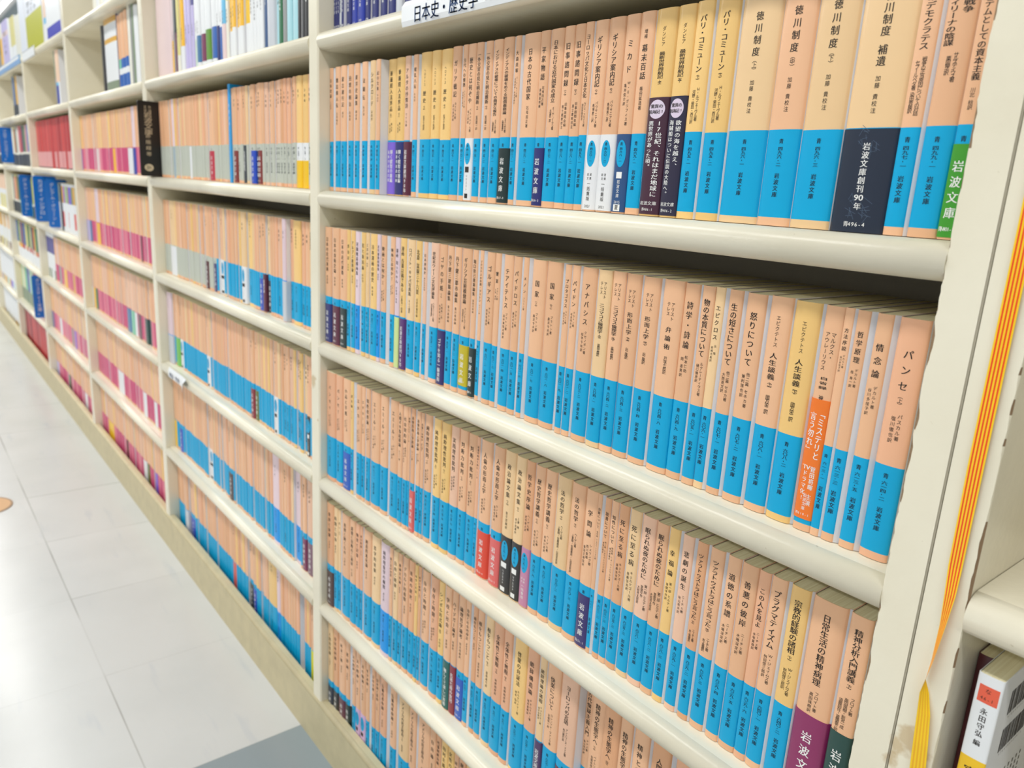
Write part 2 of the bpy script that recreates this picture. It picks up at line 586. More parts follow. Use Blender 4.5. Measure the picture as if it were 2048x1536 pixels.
def obi(code, T, H):
    """the paper bands; code 'colour' or 'colour:style:text'"""
    p = code.split(':')
    c, style = p[0], (p[1] if len(p) > 1 else 'iw')
    txt = p[2] if len(p) > 2 else ''
    s = H / 0.148
    o = {'c': c, 'z0': 0.008, 'z1': 0.345, 'text': []}
    if style in ('iw', 'iwl'):                             # imprint in large white characters, number at the foot
        if style == 'iwl':
            o['z0'], o['z1'] = 0.06, 0.345
        num = P(False, txt or '青')
        P(True, FOOT_TXT)
        zt = o['z1'] * H - 0.0075 * s
        w = min(0.0062 * s, T * 0.62)

        def j(mb, yf):
            vtext(mb, FOOT_TXT, 0, zt, w, 0.0064 * s, 0.0083 * s, WHITEINK, yf, True)
            htext(mb, num, 0, o['z0'] * H + 0.0045 * s, 0.0026 * s, 0.0030 * s, min(0.0017 * s, T * 0.8 / max(1, len(num))), WHITEINK, yf)
        o['text'].append(j)
    elif style == 'v':                                     # one or two columns of white characters: v:text[/text]
        o['z1'] = 0.40
        cols = txt.split('/')
        P(True, ''.join(cols))
        n = max(len(x) for x in cols)
        pit = min(0.0052 * s, 0.40 * H * 0.80 / n)
        w = min(pit * 1.0, T * 0.75 / len(cols))

        def j(mb, yf):
            for i, x in enumerate(cols):
                vtext(mb, x, ((len(cols) - 1) / 2 - i) * w * 1.15, o['z1'] * H - 0.0085 * s, w * (1 if i == 0 else 0.8), pit * (1 if i == 0 else 0.8), pit, WHITEINK, yf, True)
        o['text'].append(j)
    elif style == 'low':
        o['z0'], o['z1'] = 0.0, 0.25
    elif style == 'blank':
        o['z1'] = 0.40
    elif style == 'oval':                                  # pale band with a hole that lets the blue number show
        o['z1'] = 0.412
        num, low, year = (txt.split('/') + ['', '', ''])[:3]
        P(True, '青' + num)
        P(False, '岩波文庫' + low + year)
        dk = c in ('white', 'mauve', 'palepink', 'lime')
        im = INK if dk else WHITEINK

        def j(mb, yf):
            oz = 0.412 * H - 0.0148 * s
            oval(mb, 0, oz, min(0.0050 * s, T * 0.44), 0.0104 * s, BLUE, lambda x: yf(x) + 0.00004)
            w = min(0.0028 * s, T * 0.36)
            y2 = lambda x: yf(x) - 0.00012
            vtext(mb, '青', 0, oz + 0.0088 * s, w, w, w, INKB, y2, True)
            vtext(mb, num, 0, oz + 0.0050 * s, w * 1.1, w * 0.85, 0.0024 * s, INKB, y2, True)
            z = oz - 0.0150 * s
            a = min(0.0024 * s, T * 0.26)
            if low == '一括重版':
                for i, q in enumerate(('波庫', '岩文')):
                    vtext(mb, q, (0.5 - i) * a * 1.3, z, a, a, a * 1.3, im, yf)
                vtext(mb, low, 0, z - 0.0070 * s, min(0.0040 * s, T * 0.4), 0.0035 * s, 0.0040 * s, im, yf)
                htext(mb, year, 0, 0.0040 * s, 0.0030 * s, 0.0030 * s, 0.0017 * s, im, yf)
            elif low == '夏':
                rect(mb, -T * 0.2, T * 0.2, z - 0.004 * s, z + 0.001 * s, WHITEINK, yf)
                vtext(mb, FOOT_TXT, 0, z - 0.0048 * s, 0.0034 * s, 0.0033 * s, 0.0036 * s, WHITEINK, yf)
                htext(mb, year, 0, 0.0088 * s, 0.0028 * s, 0.003 * s, 0.0017 * s, WHITEINK, yf)
                rect(mb, -T * 0.24, T * 0.24, 0.0018 * s, 0.0070 * s, WHITEINK, yf)
                glyph(mb, '夏', 0, 0.0046 * s, 0.0042 * s, 0.0042 * s, INK, lambda x: yf(x) - 0.00012)
            else:
                rect(mb, -T * 0.24, T * 0.24, z - 0.003 * s, z + 0.0025 * s, INK if dk else WHITEINK, yf)
                vtext(mb, low, 0, z - 0.005 * s, a * 1.2, a * 1.2, 0.0032 * s, im, yf)
                rect(mb, -T * 0.2, T * 0.2, 0.003 * s, 0.0075 * s, INK if dk else WHITEINK, yf)
        o['text'].append(j)
    elif style == 'voyage':
        o['z1'] = 0.585
        a, b2 = txt.split('/')[:2]
        foot = txt.split('/')[2]
        P(True, a + b2 + '驚異の航海記!')
        P(False, '岩波文庫' + foot)

        def j(mb, yf):
            zt = o['z1'] * H
            oval(mb, 0, zt - 0.0085 * s, T * 0.38, 0.0068 * s, mat('band_paleviolet', (222, 206, 226), 0.4), lambda x: yf(x) + 0.00004)
            y2 = lambda x: yf(x) - 0.00020
            iw = T * 0.20
            htext(mb, '驚異の', 0, zt - 0.0063 * s, iw * 1.05, 0.0030 * s, iw, INK, y2, True)
            htext(mb, '航海記!', -0.0002, zt - 0.0102 * s, iw * 1.05, 0.0030 * s, iw * 0.95, INK, y2, True)
            w = T * 0.32
            pit = (0.0545 * s) / max(len(a), len(b2), 10)
            vtext(mb, a, T * 0.20, zt - 0.0165 * s, w, pit * 0.98, 0.0043 * s, WHITEINK, yf, True)
            vtext(mb, b2, -T * 0.20, zt - 0.0165 * s, w * 0.85, pit * 0.94, 0.0039 * s, WHITEINK, yf, True)
            htext(mb, '岩波文庫', 0, 0.0095 * s, T * 0.20, 0.0032 * s, T * 0.205, WHITEINK, yf)
            htext(mb, foot, 0, 0.0048 * s, 0.0028 * s, 0.0028 * s, 0.0018 * s, WHITEINK, yf)
        o['text'].append(j)
    elif style == 'ninety':
        o['z0'], o['z1'] = 0.0, 0.408
        P(True, '岩波文庫創刊90年')
        P(False, '青496-4')
        line = mat('band_night_line', (74, 92, 116), 0.5)

        def j(mb, yf):
            z = o['z1'] * H - 0.0075 * s
            for ch in '岩波文庫創刊':
                glyph(mb, ch, 0, z - 0.0026 * s, 0.0048 * s, 0.0046 * s, WHITEINK, yf, True)
                z -= 0.0049 * s
            htext(mb, '90', 0, z - 0.0028 * s, 0.0062 * s, 0.0050 * s, 0.0030 * s, WHITEINK, yf, True)
            glyph(mb, '年', 0, z - 0.0080 * s, 0.0048 * s, 0.0046 * s, WHITEINK, yf, True)
            htext(mb, '青496-4', 0, 0.0048 * s, 0.0036 * s, 0.0034 * s, 0.0022 * s, WHITEINK, yf)
            rr = random.Random(4)
            y3 = lambda x: yf(x) + 0.00006
            for cx0, cz0, sz in ((-0.004, 0.014, 1.0), (0.0045, 0.013, 1.0), (-0.003, 0.053, 0.7), (0.004, 0.047, 0.7)):   # faint line drawing of plain strokes
                for q in range(9):
                    a0 = rr.uniform(0, 6.28)
                    L0 = rr.uniform(0.0018, 0.0042) * sz
                    px, pz = cx0 + rr.uniform(-0.0018, 0.0018), cz0 + rr.uniform(-0.006, 0.007) * sz
                    dx, dz = math.cos(a0) * L0, math.sin(a0) * L0
                    nx, nz = -math.sin(a0) * 0.00010, math.cos(a0) * 0.00010
                    mb.quad((px - dx - nx, y3(px - dx), pz - dz - nz), (px + dx - nx, y3(px + dx), pz + dz - nz), (px + dx + nx, y3(px + dx), pz + dz + nz), (px - dx + nx, y3(px - dx), pz - dz + nz), line)
        o['text'].append(j)
    elif style == 'drama':
        o['z0'], o['z1'] = 0.055, 0.60
        rows_ = (('「ミステリと', 0.22), ('言う勿れ」', -0.22))
        P(True, '「ミステリと言う勿れ」菅田将暉主演TVドラマ化!')
        P(False, '岩波文庫青610-1')

        def j(mb, yf):
            zt = o['z1'] * H
            for q, fx in rows_:
                vtext(mb, q, T * fx, zt - (0.006 if fx > 0 else 0.0085) * s, T * 0.36, 0.0056 * s, 0.0056 * s, WHITEINK, yf, True)
            z = zt - 0.044 * s
            z = vtext(mb, '菅田将暉 主演', T * 0.2, z, T * 0.28, 0.0040 * s, 0.0041 * s, WHITEINK, yf, True)
            htext(mb, 'TV', -T * 0.16, zt - 0.0455 * s, T * 0.36, 0.0040 * s, T * 0.2, WHITEINK, yf, True)
            vtext(mb, 'ドラマ化!', -T * 0.18, zt - 0.0475 * s, T * 0.28, 0.0038 * s, 0.0042 * s, WHITEINK, yf, True)
            vtext(mb, '岩波文庫', 0, 0.026 * s, T * 0.2, 0.0028 * s, 0.003 * s, WHITEINK, yf)
            htext(mb, '青610-1', 0, 0.0115 * s, 0.0022 * s, 0.0022 * s, 0.0016 * s, WHITEINK, yf)
        o['text'].append(j)
    elif style == 'big':                                   # large pale imprint on a tall plain band
        o['z1'] = 0.44
        P(True, FOOT_TXT)
        w = min(0.0078 * s, T * 0.5)

        def j(mb, yf):
            vtext(mb, FOOT_TXT, 0, o['z1'] * H - 0.011 * s, w, 0.0082 * s, 0.0105 * s, WHITEINK, yf, True)
        o['text'].append(j)
    return o

# ------------------------------------------------------------------ the case: measures
W = 0.76184                                                  # bay pitch
UT = 0.0125                                                  # half an upright
YF = -0.020                                                  # front of uprights and shelf noses
DEPTH = 0.165
ROW_Z = {-1: 0.438, 0: 0.260, 1: 0.0800, 2: -0.1081, 3: -0.2938, 4: -0.4815, 5: -0.6648}
ROW_H = {0: 0.149, 1: 0.1409, 2: 0.1451, 3: 0.1480, 4: 0.1528, 5: 0.1525}
X_RIGHT = 0.7450
RND = random.Random(11)

NEAR = {}
NEAR[1] = '''@650,6.827
75 122 p - ~日本史論;三田訳;四〇一-二
150 215 p - ~魏志倭人伝;石原編訳;四〇一-一
225 298 p - ~蒙古旅行記;橘訳;四〇三-一
322 392 p - ~回想の明治;長岡訳;四〇四-一
412 475 p - ~東洋史論集;礪波編;四〇四-二
510 580 p - ~法顕伝;長沢訳;四〇四-三
620 690 l - ~シルクロード;深田訳;四〇四-四
705 757 p - ~紀行文集;中村訳;四〇四-五
862 968 y violet:v:輝く叡智の雄編/最新刊岩波文庫 ~華厳経入法界品(中);梶山訳|丹治訳;
968 1080 y navy:v:輝く叡智の雄編/最新刊岩波文庫 ~華厳経入法界品(下);梶山訳|丹治訳;
1087 1160 k wine:v:岩波文庫創刊90年 ~アルタの抒情詩;マナセ編;
1200 1262 p - ~戦乱八伝;久米訳;四〇一-二
1290 1435 y - !ヘロドトス^歴史(上);松平千秋訳;四〇五-一
1440 1560 y - !ヘロドトス^歴史(中);松平千秋訳;四〇五-二
1565 1710 y - !ヘロドトス^歴史(下);松平千秋訳;四〇五-三
1715 1830 p - !ガリア戦記;カエサル著|近山金次訳;四〇七-一
1858 1925 p - !古代への情熱;シュリーマン著|村田数之亮訳;四二〇-一
1925 2030 p white:oval:四一四-一/リクエスト !歴史とは何ぞや;ベルンハイム著|坂口昂訳;
@930,6.827
125 215 p - !一外交官の見た明治維新(上);坂田精一訳;四二五-一
245 340 p - !一外交官の見た明治維新(下);坂田精一訳;四二五-二
350 470 p - インディアスの破壊についての簡潔な報告;ラス・カサス著|染田秀藤訳;四二七-一
475 612 p dkgreen:iw:青427-9 インディアスの破壊をめぐる賠償義務論;ラス・カサス著|染田秀藤訳;
640 715 p - !大森貝塚;E・S・モース著|近藤義郎・佐原真編訳;四三二-一
740 965 p - !日本の古代国家;石母田正著;四三六-二
968 1092 p navy:iw:青436-3 !平家物語;石母田正著|高橋昌明編;
1097 1275 p - !日本における近代国家の成立;E・H・ノーマン著|大窪愿二訳;四三七-二
1282 1415 p - !旧事諮問録(上);旧事諮問会編|進士慶幹校注;四三八-一
1420 1555 p - !旧事諮問録(下);旧事諮問会編|進士慶幹校注;四三八-二
1560 1665 p - !ヨーロッパ文化と日本文化;ルイス・フロイス著|岡田章雄訳注;四五九-一
1680 1855 p white:oval:四六〇-一/一括重版/2021 !ギリシア案内記(上);パウサニアス著|馬場恵二訳;
1860 2074 p white:oval:四六〇-二/一括重版/2021 !ギリシア案内記(下);パウサニアス著|馬場恵二訳;
@1210,5.689
145 300 p steel:oval:四六八-一/夏/2015 !ミカド;W・E・グリフィス著|亀井俊介訳;
305 462 p - !増補^幕末百話;篠田鉱造著;四六九-一
468 700 y plum:voyage:17世紀、それはまだ地球に/異世界があった頃。/青486-1 !ダンピア^最新世界周航記(上);;
712 905 y ink:voyage:欲望の海を越え、/海賊船はついに伝説の大陸へ。/青486-2 !ダンピア^最新世界周航記(下);;
910 1100 y - !パリ・コミューン(上);H・ルフェーヴル著|河野・柴田・西川訳;四九五-一
1130 1380 y - !パリ・コミューン(下);H・ルフェーヴル著|河野・柴田・西川訳;四九五-二
1405 1850 l - !徳川制度(上);加藤 貴校注;四九六-一
@1240,2.535
752 920 p - !徳川制度(中);加藤 貴校注;四九六-二
925 1130 l - !徳川制度(下);加藤 貴校注;四九六-三
1140 1420 l nightblue:ninety !徳川制度 補遺;加藤 貴校注;
1425 1530 p - 第二のデモクラテス;戦争の正当原因についての対話|セプールベダ著 染田秀藤訳;四九七-一
1550 1710 p - !ユグルタ戦争|カティリーナの陰謀;サルスティウス著|栗田伸子訳;四九九-一
1715 1812 p green:iw:青N401-1 !史的システムとしての資本主義;川北 稔訳;
'''
NEAR[2] = '''@650,7.68
10 105 p navy:iw:青572 ~日本の近代美術;高階編;
120 225 p wine:iw:青573 ~日本の美術史論;藤岡編;
228 340 p dkgreen:iw:青574 ~日本の近代建築;藤森編;
345 400 y - ~漂泊記;竹内編;五七一-一
410 468 y - ~アルプス建築論;柳宗悦;五七一-二
470 540 v - ~河鍋暁斎戯画集;山口編;五七一-三
565 628 y - ~花と果実論;松本著;五七一-四
640 688 l - ~工芸の道;柳著;五七一-五
695 795 y - ~日本漫画の歴史;岡本著;五七二-一
797 855 v - ~近代建築回想録;藤森編;五七三-一
858 940 p - !映画とは何か(上);バザン著|野崎歓訳;五七八-一
1005 1070 p - !映画とは何か(下);バザン著|野崎歓訳;五七八-二
1070 1145 v lime:blank !漫画 坊っちゃん;近藤浩一路著;
1150 1238 y purple:v:岩波文庫創刊90年 !漫画 吾輩は猫である;近藤浩一路著;
1258 1365 l - ロバート・キャパ写真集;キャパ撮影;五八〇-一
1385 1470 y - !北斎 富嶽三十六景;日野原健司編;五八一-一
1505 1560 k - !日本漫画史;細木原青起著;五八二-一
1605 1725 k - !世紀末ウィーン文化評論集;ヘルマン・バール著|西村雅樹編訳;五八五-一
1732 1845 p indigo:v:ゴヤを知る一級資料 ゴヤの手紙(上);大髙保二郎|松原典子編訳;
@880,7.68
95 185 p - 丹下健三建築論集;豊川斎赫編;五八五-一
200 295 p - 丹下健三都市論集;豊川斎赫編;五八五-二
300 445 p olive:iwl:青586-1 !ギリシア芸術模倣論;ヴィンケルマン著|田邊玲子訳;
470 545 p dkgreen:iw:青587-1 堀口捨己建築論集;藤岡洋保編;
580 632 p - ソクラテスの弁明・クリトン;プラトン著;六〇一-一
675 795 p - !ゴルギアス;プラトン著|加来彰俊訳;六〇一-二
808 888 p - !饗宴;プラトン著|久保 勉訳;六〇一-三
928 1065 p - !テアイテトス;プラトン著|田中美知太郎訳;六〇一-四
1080 1190 p - !パイドロス;プラトン著|藤沢令夫訳;六〇一-五
1225 1300 p - !メノン;プラトン著;六〇一-六
1345 1550 p - !国家(上);プラトン著|藤沢令夫訳;六〇一-七
1562 1780 p - !国家(下);プラトン著|藤沢令夫訳;六〇一-八
@1110,5.907
55 125 p - !プロタゴラス;プラトン著|藤沢令夫訳;六〇一-九
135 222 p - !パイドン;プラトン著|岩田靖夫訳;六〇二-二
242 408 p - !アナバシス;クセノポン著|松平千秋訳;六〇三-二
425 580 l - !アリスト|テレス^ニコマコス倫理学(上);高田三郎訳;六〇四-一
585 735 p - !アリスト|テレス^ニコマコス倫理学(下);高田三郎訳;六〇四-二
742 912 p - !アリスト|テレス^形而上学(上);出 隆訳;六〇四-三
932 1125 p - !アリスト|テレス^形而上学(下);出 隆訳;六〇四-四
1158 1395 p - !アリスト|テレス^弁論術;戸塚七郎訳;六〇四-八
1400 1572 p - !詩学・詩論;松本仁助|岡 道男訳;六〇四-九
1600 1740 p - !物の本質について;ルクレーティウス著|樋口勝彦訳;六〇五-一
@1390,4.8
75 165 l - エピクロス;出  隆|岩崎允胤訳;六〇六-一
200 325 p - !生の短さについて;他二篇 セネカ著|大西英文訳;六〇七-一
358 535 p - !怒りについて;他二篇 セネカ著|兼利琢也訳;六〇七-二
572 775 p - !エピクテトス^人生談義(上);國方栄二訳;六〇八-一
792 1030 y - !エピクテトス^人生談義(下);國方栄二訳;六〇八-二
1068 1243 p orange:drama !マルクス・|アウレーリウス^自省録;神谷美恵子訳;六一〇-一
1246 1330 p - !方法序説;デカルト著|谷川多佳子訳;六一三-一
1355 1475 p - !哲学原理;デカルト著|桂 寿一訳;六一三-三
1530 1680 p - !情念論;デカルト著|谷川多佳子訳;六一三-五
1728 2010 s - !パンセ(上);パスカル著|塩川徹也訳;六一四-二
'''
NEAR[3] = '''@640,7.68
105 240 s - !パンセ(中);パスカル著|塩川徹也訳;六一四-三
245 350 s - !パンセ(下);パスカル著|塩川徹也訳;六一四-四
355 475 p royal:iw:青614-5 小品と手紙;パスカル著|望月訳;
482 525 y - ~君主論;ヴィーコ;六一五-一
565 640 p - !エチカ(上);スピノザ著|畠中尚志訳;六一五-四
645 700 p - !エチカ(下);スピノザ著|畠中尚志訳;六一五-五
712 775 p - ~知性改善論;スピノザ著|畠中尚志訳;六一五-三
780 915 p - !エミール(上);ルソー著|今野一雄訳;六二二-一
920 1035 p - !エミール(中);ルソー著|今野一雄訳;六二二-二
1072 1192 p - !エミール(下);ルソー著|今野一雄訳;六二二-三
1200 1265 p - !人間不平等起原論;ルソー著;六二三-一
1272 1345 p - !社会契約論;桑原武夫|前川貞次郎訳;六二三-三
1348 1386 p - ~演劇について;ルソー著;六二三-五
1390 1455 o rose:iw:青625-1 ~道徳形而上学原論;カント著;
1475 1535 p - !道徳形而上学原論;カント著|篠田英雄訳;六二五-一
1540 1590 p - !啓蒙とは何か;カント著|篠田英雄訳;六二五-二
1595 1700 p - !純粋理性批判(上);カント著|篠田英雄訳;六二五-三
1730 1835 y - !純粋理性批判(中);カント著|篠田英雄訳;六二五-四
@840,7.68
305 440 y - !純粋理性批判(下);カント著|篠田英雄訳;六二五-五
445 570 k - !実践理性批判;波多野精一|宮本和吉訳;六二五-七
578 700 p - !判断力批判(上);カント著|篠田英雄訳;六二五-七
705 840 p - !判断力批判(下);カント著|篠田英雄訳;六二五-八
845 890 s - !永遠平和のために;カント著;六二五-九
895 1060 p red:iw:青626-4 !人倫の形而上学;カント著|熊野純彦訳;
1090 1245 p rose:iw:青626-5 !人倫の形而上学;カント著|宮村悠介訳;
@600,3.2
1290 1358 l black:oval:六二九-六/リクエスト !政治論文集(上);金子武蔵訳;
1360 1421 l black:oval:六二九-七/リクエスト !政治論文集(下);上妻 精|金子武蔵訳;
1425 1476 o pink:oval:六二九-八/一括重版/ !哲学史序論;ヘーゲル著|武市健人訳;
1480 1541 p - !歴史哲学講義(上);ヘーゲル著|長谷川宏訳;六二九-九
@1060,7.68
155 330 p - !歴史哲学講義(下);ヘーゲル著|長谷川宏訳;六三〇-二
340 545 l - !法の哲学(上);ヘーゲル著|上妻精・佐藤康邦・山田忠彰訳;六三〇-二
550 755 p - !法の哲学(下);ヘーゲル著|上妻精・佐藤康邦・山田忠彰訳;六三〇-三
765 945 p indigo:iw:青631-1 !学問論;シェリング著|西川富雄|藤田正勝監訳;
950 1007 p - !自殺について;他四篇 ショウペンハウエル著;六三二-一
1048 1140 o - !読書について;他二篇 ショウペンハウエル著|斎藤忍随訳;六三二-二
@1200,3.2
30 72 p - !知性について;他四篇 ショーペンハウエル著|細谷貞雄訳;六三二-三
75 135 o - !死に至る病;キェルケゴール著|斎藤信治訳;六三五-三
142 210 l - !死に至る病;キェルケゴール著|斎藤信治訳;六三五-三
215 300 k - !眠られぬ夜のために;第一部 ヒルティ著|草間平作|大和邦太郎訳;六三八-一
303 375 p - !眠られぬ夜のために;第二部 ヒルティ著|草間平作|大和邦太郎訳;六三八-二
382 445 y - !幸福論;第一部 ヒルティ著|草間平作訳;六三八-三
463 530 k - !悲劇の誕生;ニーチェ著|秋山英夫訳;六三九-一
550 615 o - !ツァラトゥストラはこう言った(上);ニーチェ著|氷上英廣訳;六三九-二
630 715 p - !ツァラトゥストラはこう言った(下);ニーチェ著|氷上英廣訳;六三九-三
735 815 p - !道徳の系譜;ニーチェ著|木場深定訳;六三九-四
820 922 p - !善悪の彼岸;ニーチェ著|木場深定訳;六三九-五
925 996 s - !この人を見よ;ニーチェ著|手塚富雄訳;六三九-六
1000 1095 p - !プラグマティズム;W・ジェイムズ著|桝田啓三郎訳;六四〇-一
1115 1232 y - !宗教的経験の諸相(上);W・ジェイムズ著|桝田啓三郎訳;六四〇-二
1246 1455 p magenta:big !日常生活の精神病理;フロイト著|高田珠樹訳;
1472 1610 p forest:big !精神分析入門講義(上);フロイト著|高田珠樹・新宮一成|須藤訓任・道籏泰三訳;
'''
NEAR[4] = '''@640,9.6
140 270 o brown:iw:青641 ~思索と体験;河野訳;
275 360 l - ~時間と自由;服部訳;六四五-一
362 415 l - ~笑い;林訳;六四五-二
425 570 p - ~思想と動くもの;河野訳;六四五-四
578 685 p - ~道徳と宗教の二源泉;平山訳;六四五-七
690 770 s - ~物質と記憶;熊野訳;六四五-八
775 830 s - ~愛の断想;清水訳;六四四-二
840 980 p - ~創造的進化論;真方訳;六四五-九
990 1145 l - ~哲学的省察;渡辺訳;六五一-一
1160 1325 v - ~純粋現象学の構想;渡辺訳;六五一-二
1330 1395 p - ~我と汝の対話;植田訳;六五五-一
@780,8
48 125 l - ~自由と規律;池田訳;六五六-一
130 190 p - ~雑種文化論;高橋訳;六五六-二
195 285 p - ~デカルト的省察;浜渦訳;六五一-三
292 380 o - ~英語の歴史;中島訳;六五七-一
388 440 y - ~科学と方法;吉田訳;六五七-二
442 490 o - ~科学の価値;吉田訳;六五七-三
497 612 p - !存在と時間(上);桑木訳|熊野純彦訳;六五一-四
632 755 s - !存在と時間(下);桑木訳|熊野純彦訳;六五一-五
760 850 y - ~シンボル形式論(四);木田訳;六七三-四
862 962 p teal:v:難しくて楽しい青帯 ~学校と社会(上);宮原訳;
965 1060 p crimson:v:名著七冊の復刊 ~ハイデガー論考;熊野訳;
1065 1185 p royal:iw:青689-1 !論理哲学論考;野矢茂樹訳;
1190 1260 p - !自由と社会的抑圧;冨原眞弓訳;六九〇-一
1300 1370 o - ~根をもつこと;冨原訳;六九〇-二
@780,7.836
1345 1435 p - !根をもつこと(上);冨原眞弓訳;六九〇-二
1460 1580 l - !根をもつこと(下);冨原眞弓訳;六九〇-三
1585 1735 s - !全体性と無限(上);熊野純彦訳;六九一-一
@980,6.857
150 260 s - !全体性と無限(下);熊野純彦訳;六九一-二
285 450 y - !啓蒙の弁証法;ホルクハイマー著|徳永 恂訳;六九二-一
460 605 s - !統辞構造論;チョムスキー著|福井直樹訳;六九五-一
630 715 l dpurple:v:岩波文庫創刊90年 !統辞理論の諸相;チョムスキー著|福井直樹訳;
722 900 p - !快楽について;ロレンツォ・ヴァッラ著|近藤恒一訳;六九七-一
905 1128 k maroon:iw:青699-1 !ヨーロッパの言語;アントワーヌ・メイエ著|西山教行訳;
@@1140,1100,3.2
115:915 165:945 p - !古代懐疑主義入門;アナス著|金山弥平訳;六九八-三
170:955 238:990 p - !精神の生態学へ(上);ベイトソン著|佐藤良明訳;六〇四-二
245:1020 332:1070 o - !精神の生態学へ(中);ベイトソン著|佐藤良明訳;六〇四-三
335:1080 412:1130 p - !精神の生態学へ(下);ベイトソン著|佐藤良明訳;六〇四-四
420:1150 520:1195 p - !精神と自然;ベイトソン著|佐藤良明訳;六〇四-五
535:1225 655:1290 o - ~人間の知的能力(上);戸田剛文訳;六〇六-一
685:1330 800:1395 s - ~人間の知的能力(中);戸田剛文訳;六〇六-二
'''
NEAR[5] = '''@640,9.6
165 260 l nightblue:iw:青701 ~人間知性論;大槻訳;
262 360 o black:iw:青702 ~市民政府論;鵜飼訳;
368 495 p wine:iw:青703 ~統治二論;加藤訳;
498 580 p dkgreen:iw:青704 ~寛容論;加藤訳;
630 690 p - ~法の精神(上);野田訳;七〇五-一
695 775 p mauve:oval:七〇五-二/リクエスト ~法の精神(中);野田訳;
790 880 p mauve:oval:七〇五-三/リクエスト ~法の精神(下);野田訳;
890 955 p - ~哲学書簡;林訳;七〇六-一
1000 1065 o - ~百科全書;桑原訳;七〇六-二
1070 1145 p - ~旧体制と革命;小山訳;七〇七-一
1150 1270 s - ~仏蘭西革命論(上);河野訳;七〇七-二
@@780,1340,7.836
20:100 115:180 p - ~仏蘭西革命論(下);河野訳;七〇七-三
150:250 310:400 l - ~アメリカの民主政治(上);松本訳;七〇九-一
325:400 430:500 p - ~アメリカの民主政治(中);松本訳;七〇九-二
460:530 645:700 p - ~アメリカの民主政治(下);松本訳;七〇九-三
655:720 745:790 p - ~自由論;塩尻訳;七一六-一
750:800 825:880 o - ~代議制統治論;水田訳;七一六-二
830:890 930:970 y - ~功利主義論;関口訳;七一六-三
935:980 1030:1060 y - ~女性の解放;大内訳;七一六-四
1040:1080 1105:1145 p - ~国民論;鵜飼訳;七二〇-一
1112:1150 1212:1250 o - ~歴史の研究;長谷川訳;七二一-一
1220:1270 1335:1365 y - ~世界史的考察;新井訳;七二二-一
1350:1400 1462:1505 p - ~伝統の研究;宮田訳;七二三-一
'''
BOOKS = []                                                   # every paperback of the whole case


def tanm(k, i): return MATS['tan_%s%d' % (k, i % 3)]


def std_bands(tan, foot, H, i, blue=None):
    j = RND.uniform(-0.004, 0.004)
    f = {'b': BLUE, 'z': BLUE2, 'g': GREYF, 'm': MAGF, 'n': PINKF, 'w': mat('cover_white', (234, 236, 238), 0.4, 0.01, 20, 0.2)}[foot]
    t = tanm(tan, i)
    return [(0.034 + RND.uniform(-0.003, 0.003), t), (0.41 + j, f), (1.0, t)]


for row, txt in NEAR.items():
    z, H = ROW_Z[row], ROW_H[row]
    Zr = z + 0.41 * H
    x0 = s = 1.0
    y0 = None
    recs = []
    for ln in txt.strip().split('\n'):
        if ln.startswith('@@'):
            x0, y0, s = [float(q) for q in ln[2:].split(',')]
            continue
        if ln.startswith('@'):
            x0, s = [float(q) for q in ln[1:].split(',')]
            y0 = None
            continue
        l, r, tan, ob, rest = ln.split(' ', 4)

        def px(t):
            if ':' in t:
                a, b2 = [float(q) for q in t.split(':')]
                return lambda Y, a=a, b2=b2, x0=x0, y0=y0, s=s: hit(x0 + a / s, y0 + b2 / s, Y)[0]
            a = float(t)
            return lambda Y, a=a, x0=x0, s=s: x_on(x0 + a / s, Y, Zr)
        recs.append((px(l), px(r), tan, ob, rest))
    y, xr_prev = 0.0, None
    dcr = 0.0018
    for i, (fl, fr, tan, ob, rest) in enumerate(recs):
        if xr_prev is None:
            while y > -0.016 and fl(y + dcr) < UT + 0.0004: y -= 0.0005
            xl = max(fl(y + dcr), UT + 0.0002)
        else:
            gap = fl(y + dcr) - xr_prev
            if gap > 0.0011:                               # the neighbour's cover shows: this spine stands further back
                if gap > 0.0105:
                    y = min(y + min(0.016, gap * (y + dcr - CAM[1]) / max(0.05, CAM[0] - xr_prev)), 0.012)
                    xl = xr_prev
                else:                                      # narrow strip: the pale cover wraps past the rounded spine
                    q = BOOKS[-1]
                    hg = gap
                    q['hinge'] = hg
                    xl = xr_prev + hg
                    if y > 0.002: y = max(0.0, y - 0.004)
            else:
                if y > 0.002: y = RND.uniform(0, 0.0012)
                elif y < -0.0008: y += 0.0008
                xl = max(xr_prev, fl(y + dcr))
                if xl - xr_prev > 0.0001 and BOOKS:
                    q = BOOKS[-1]
                    q['hinge'] = min(0.004, xl - xr_prev)
        xr = min(fr(y + dcr), X_RIGHT - 0.0005)
        if xr - xl < 0.004: xr = xl + 0.004
        b = {'bay': 1, 'row': row, 'X': (xl + xr) / 2, 'y': y, 'z': z, 'T': xr - xl - 0.00008, 'H': H * RND.uniform(0.995, 1.0), 'tan': tan, 'foot': 'b', 'obi_code': None if ob == '-' else ob, 'rest': rest, 'i': i}
        xr_prev = xr
        BOOKS.append(b)

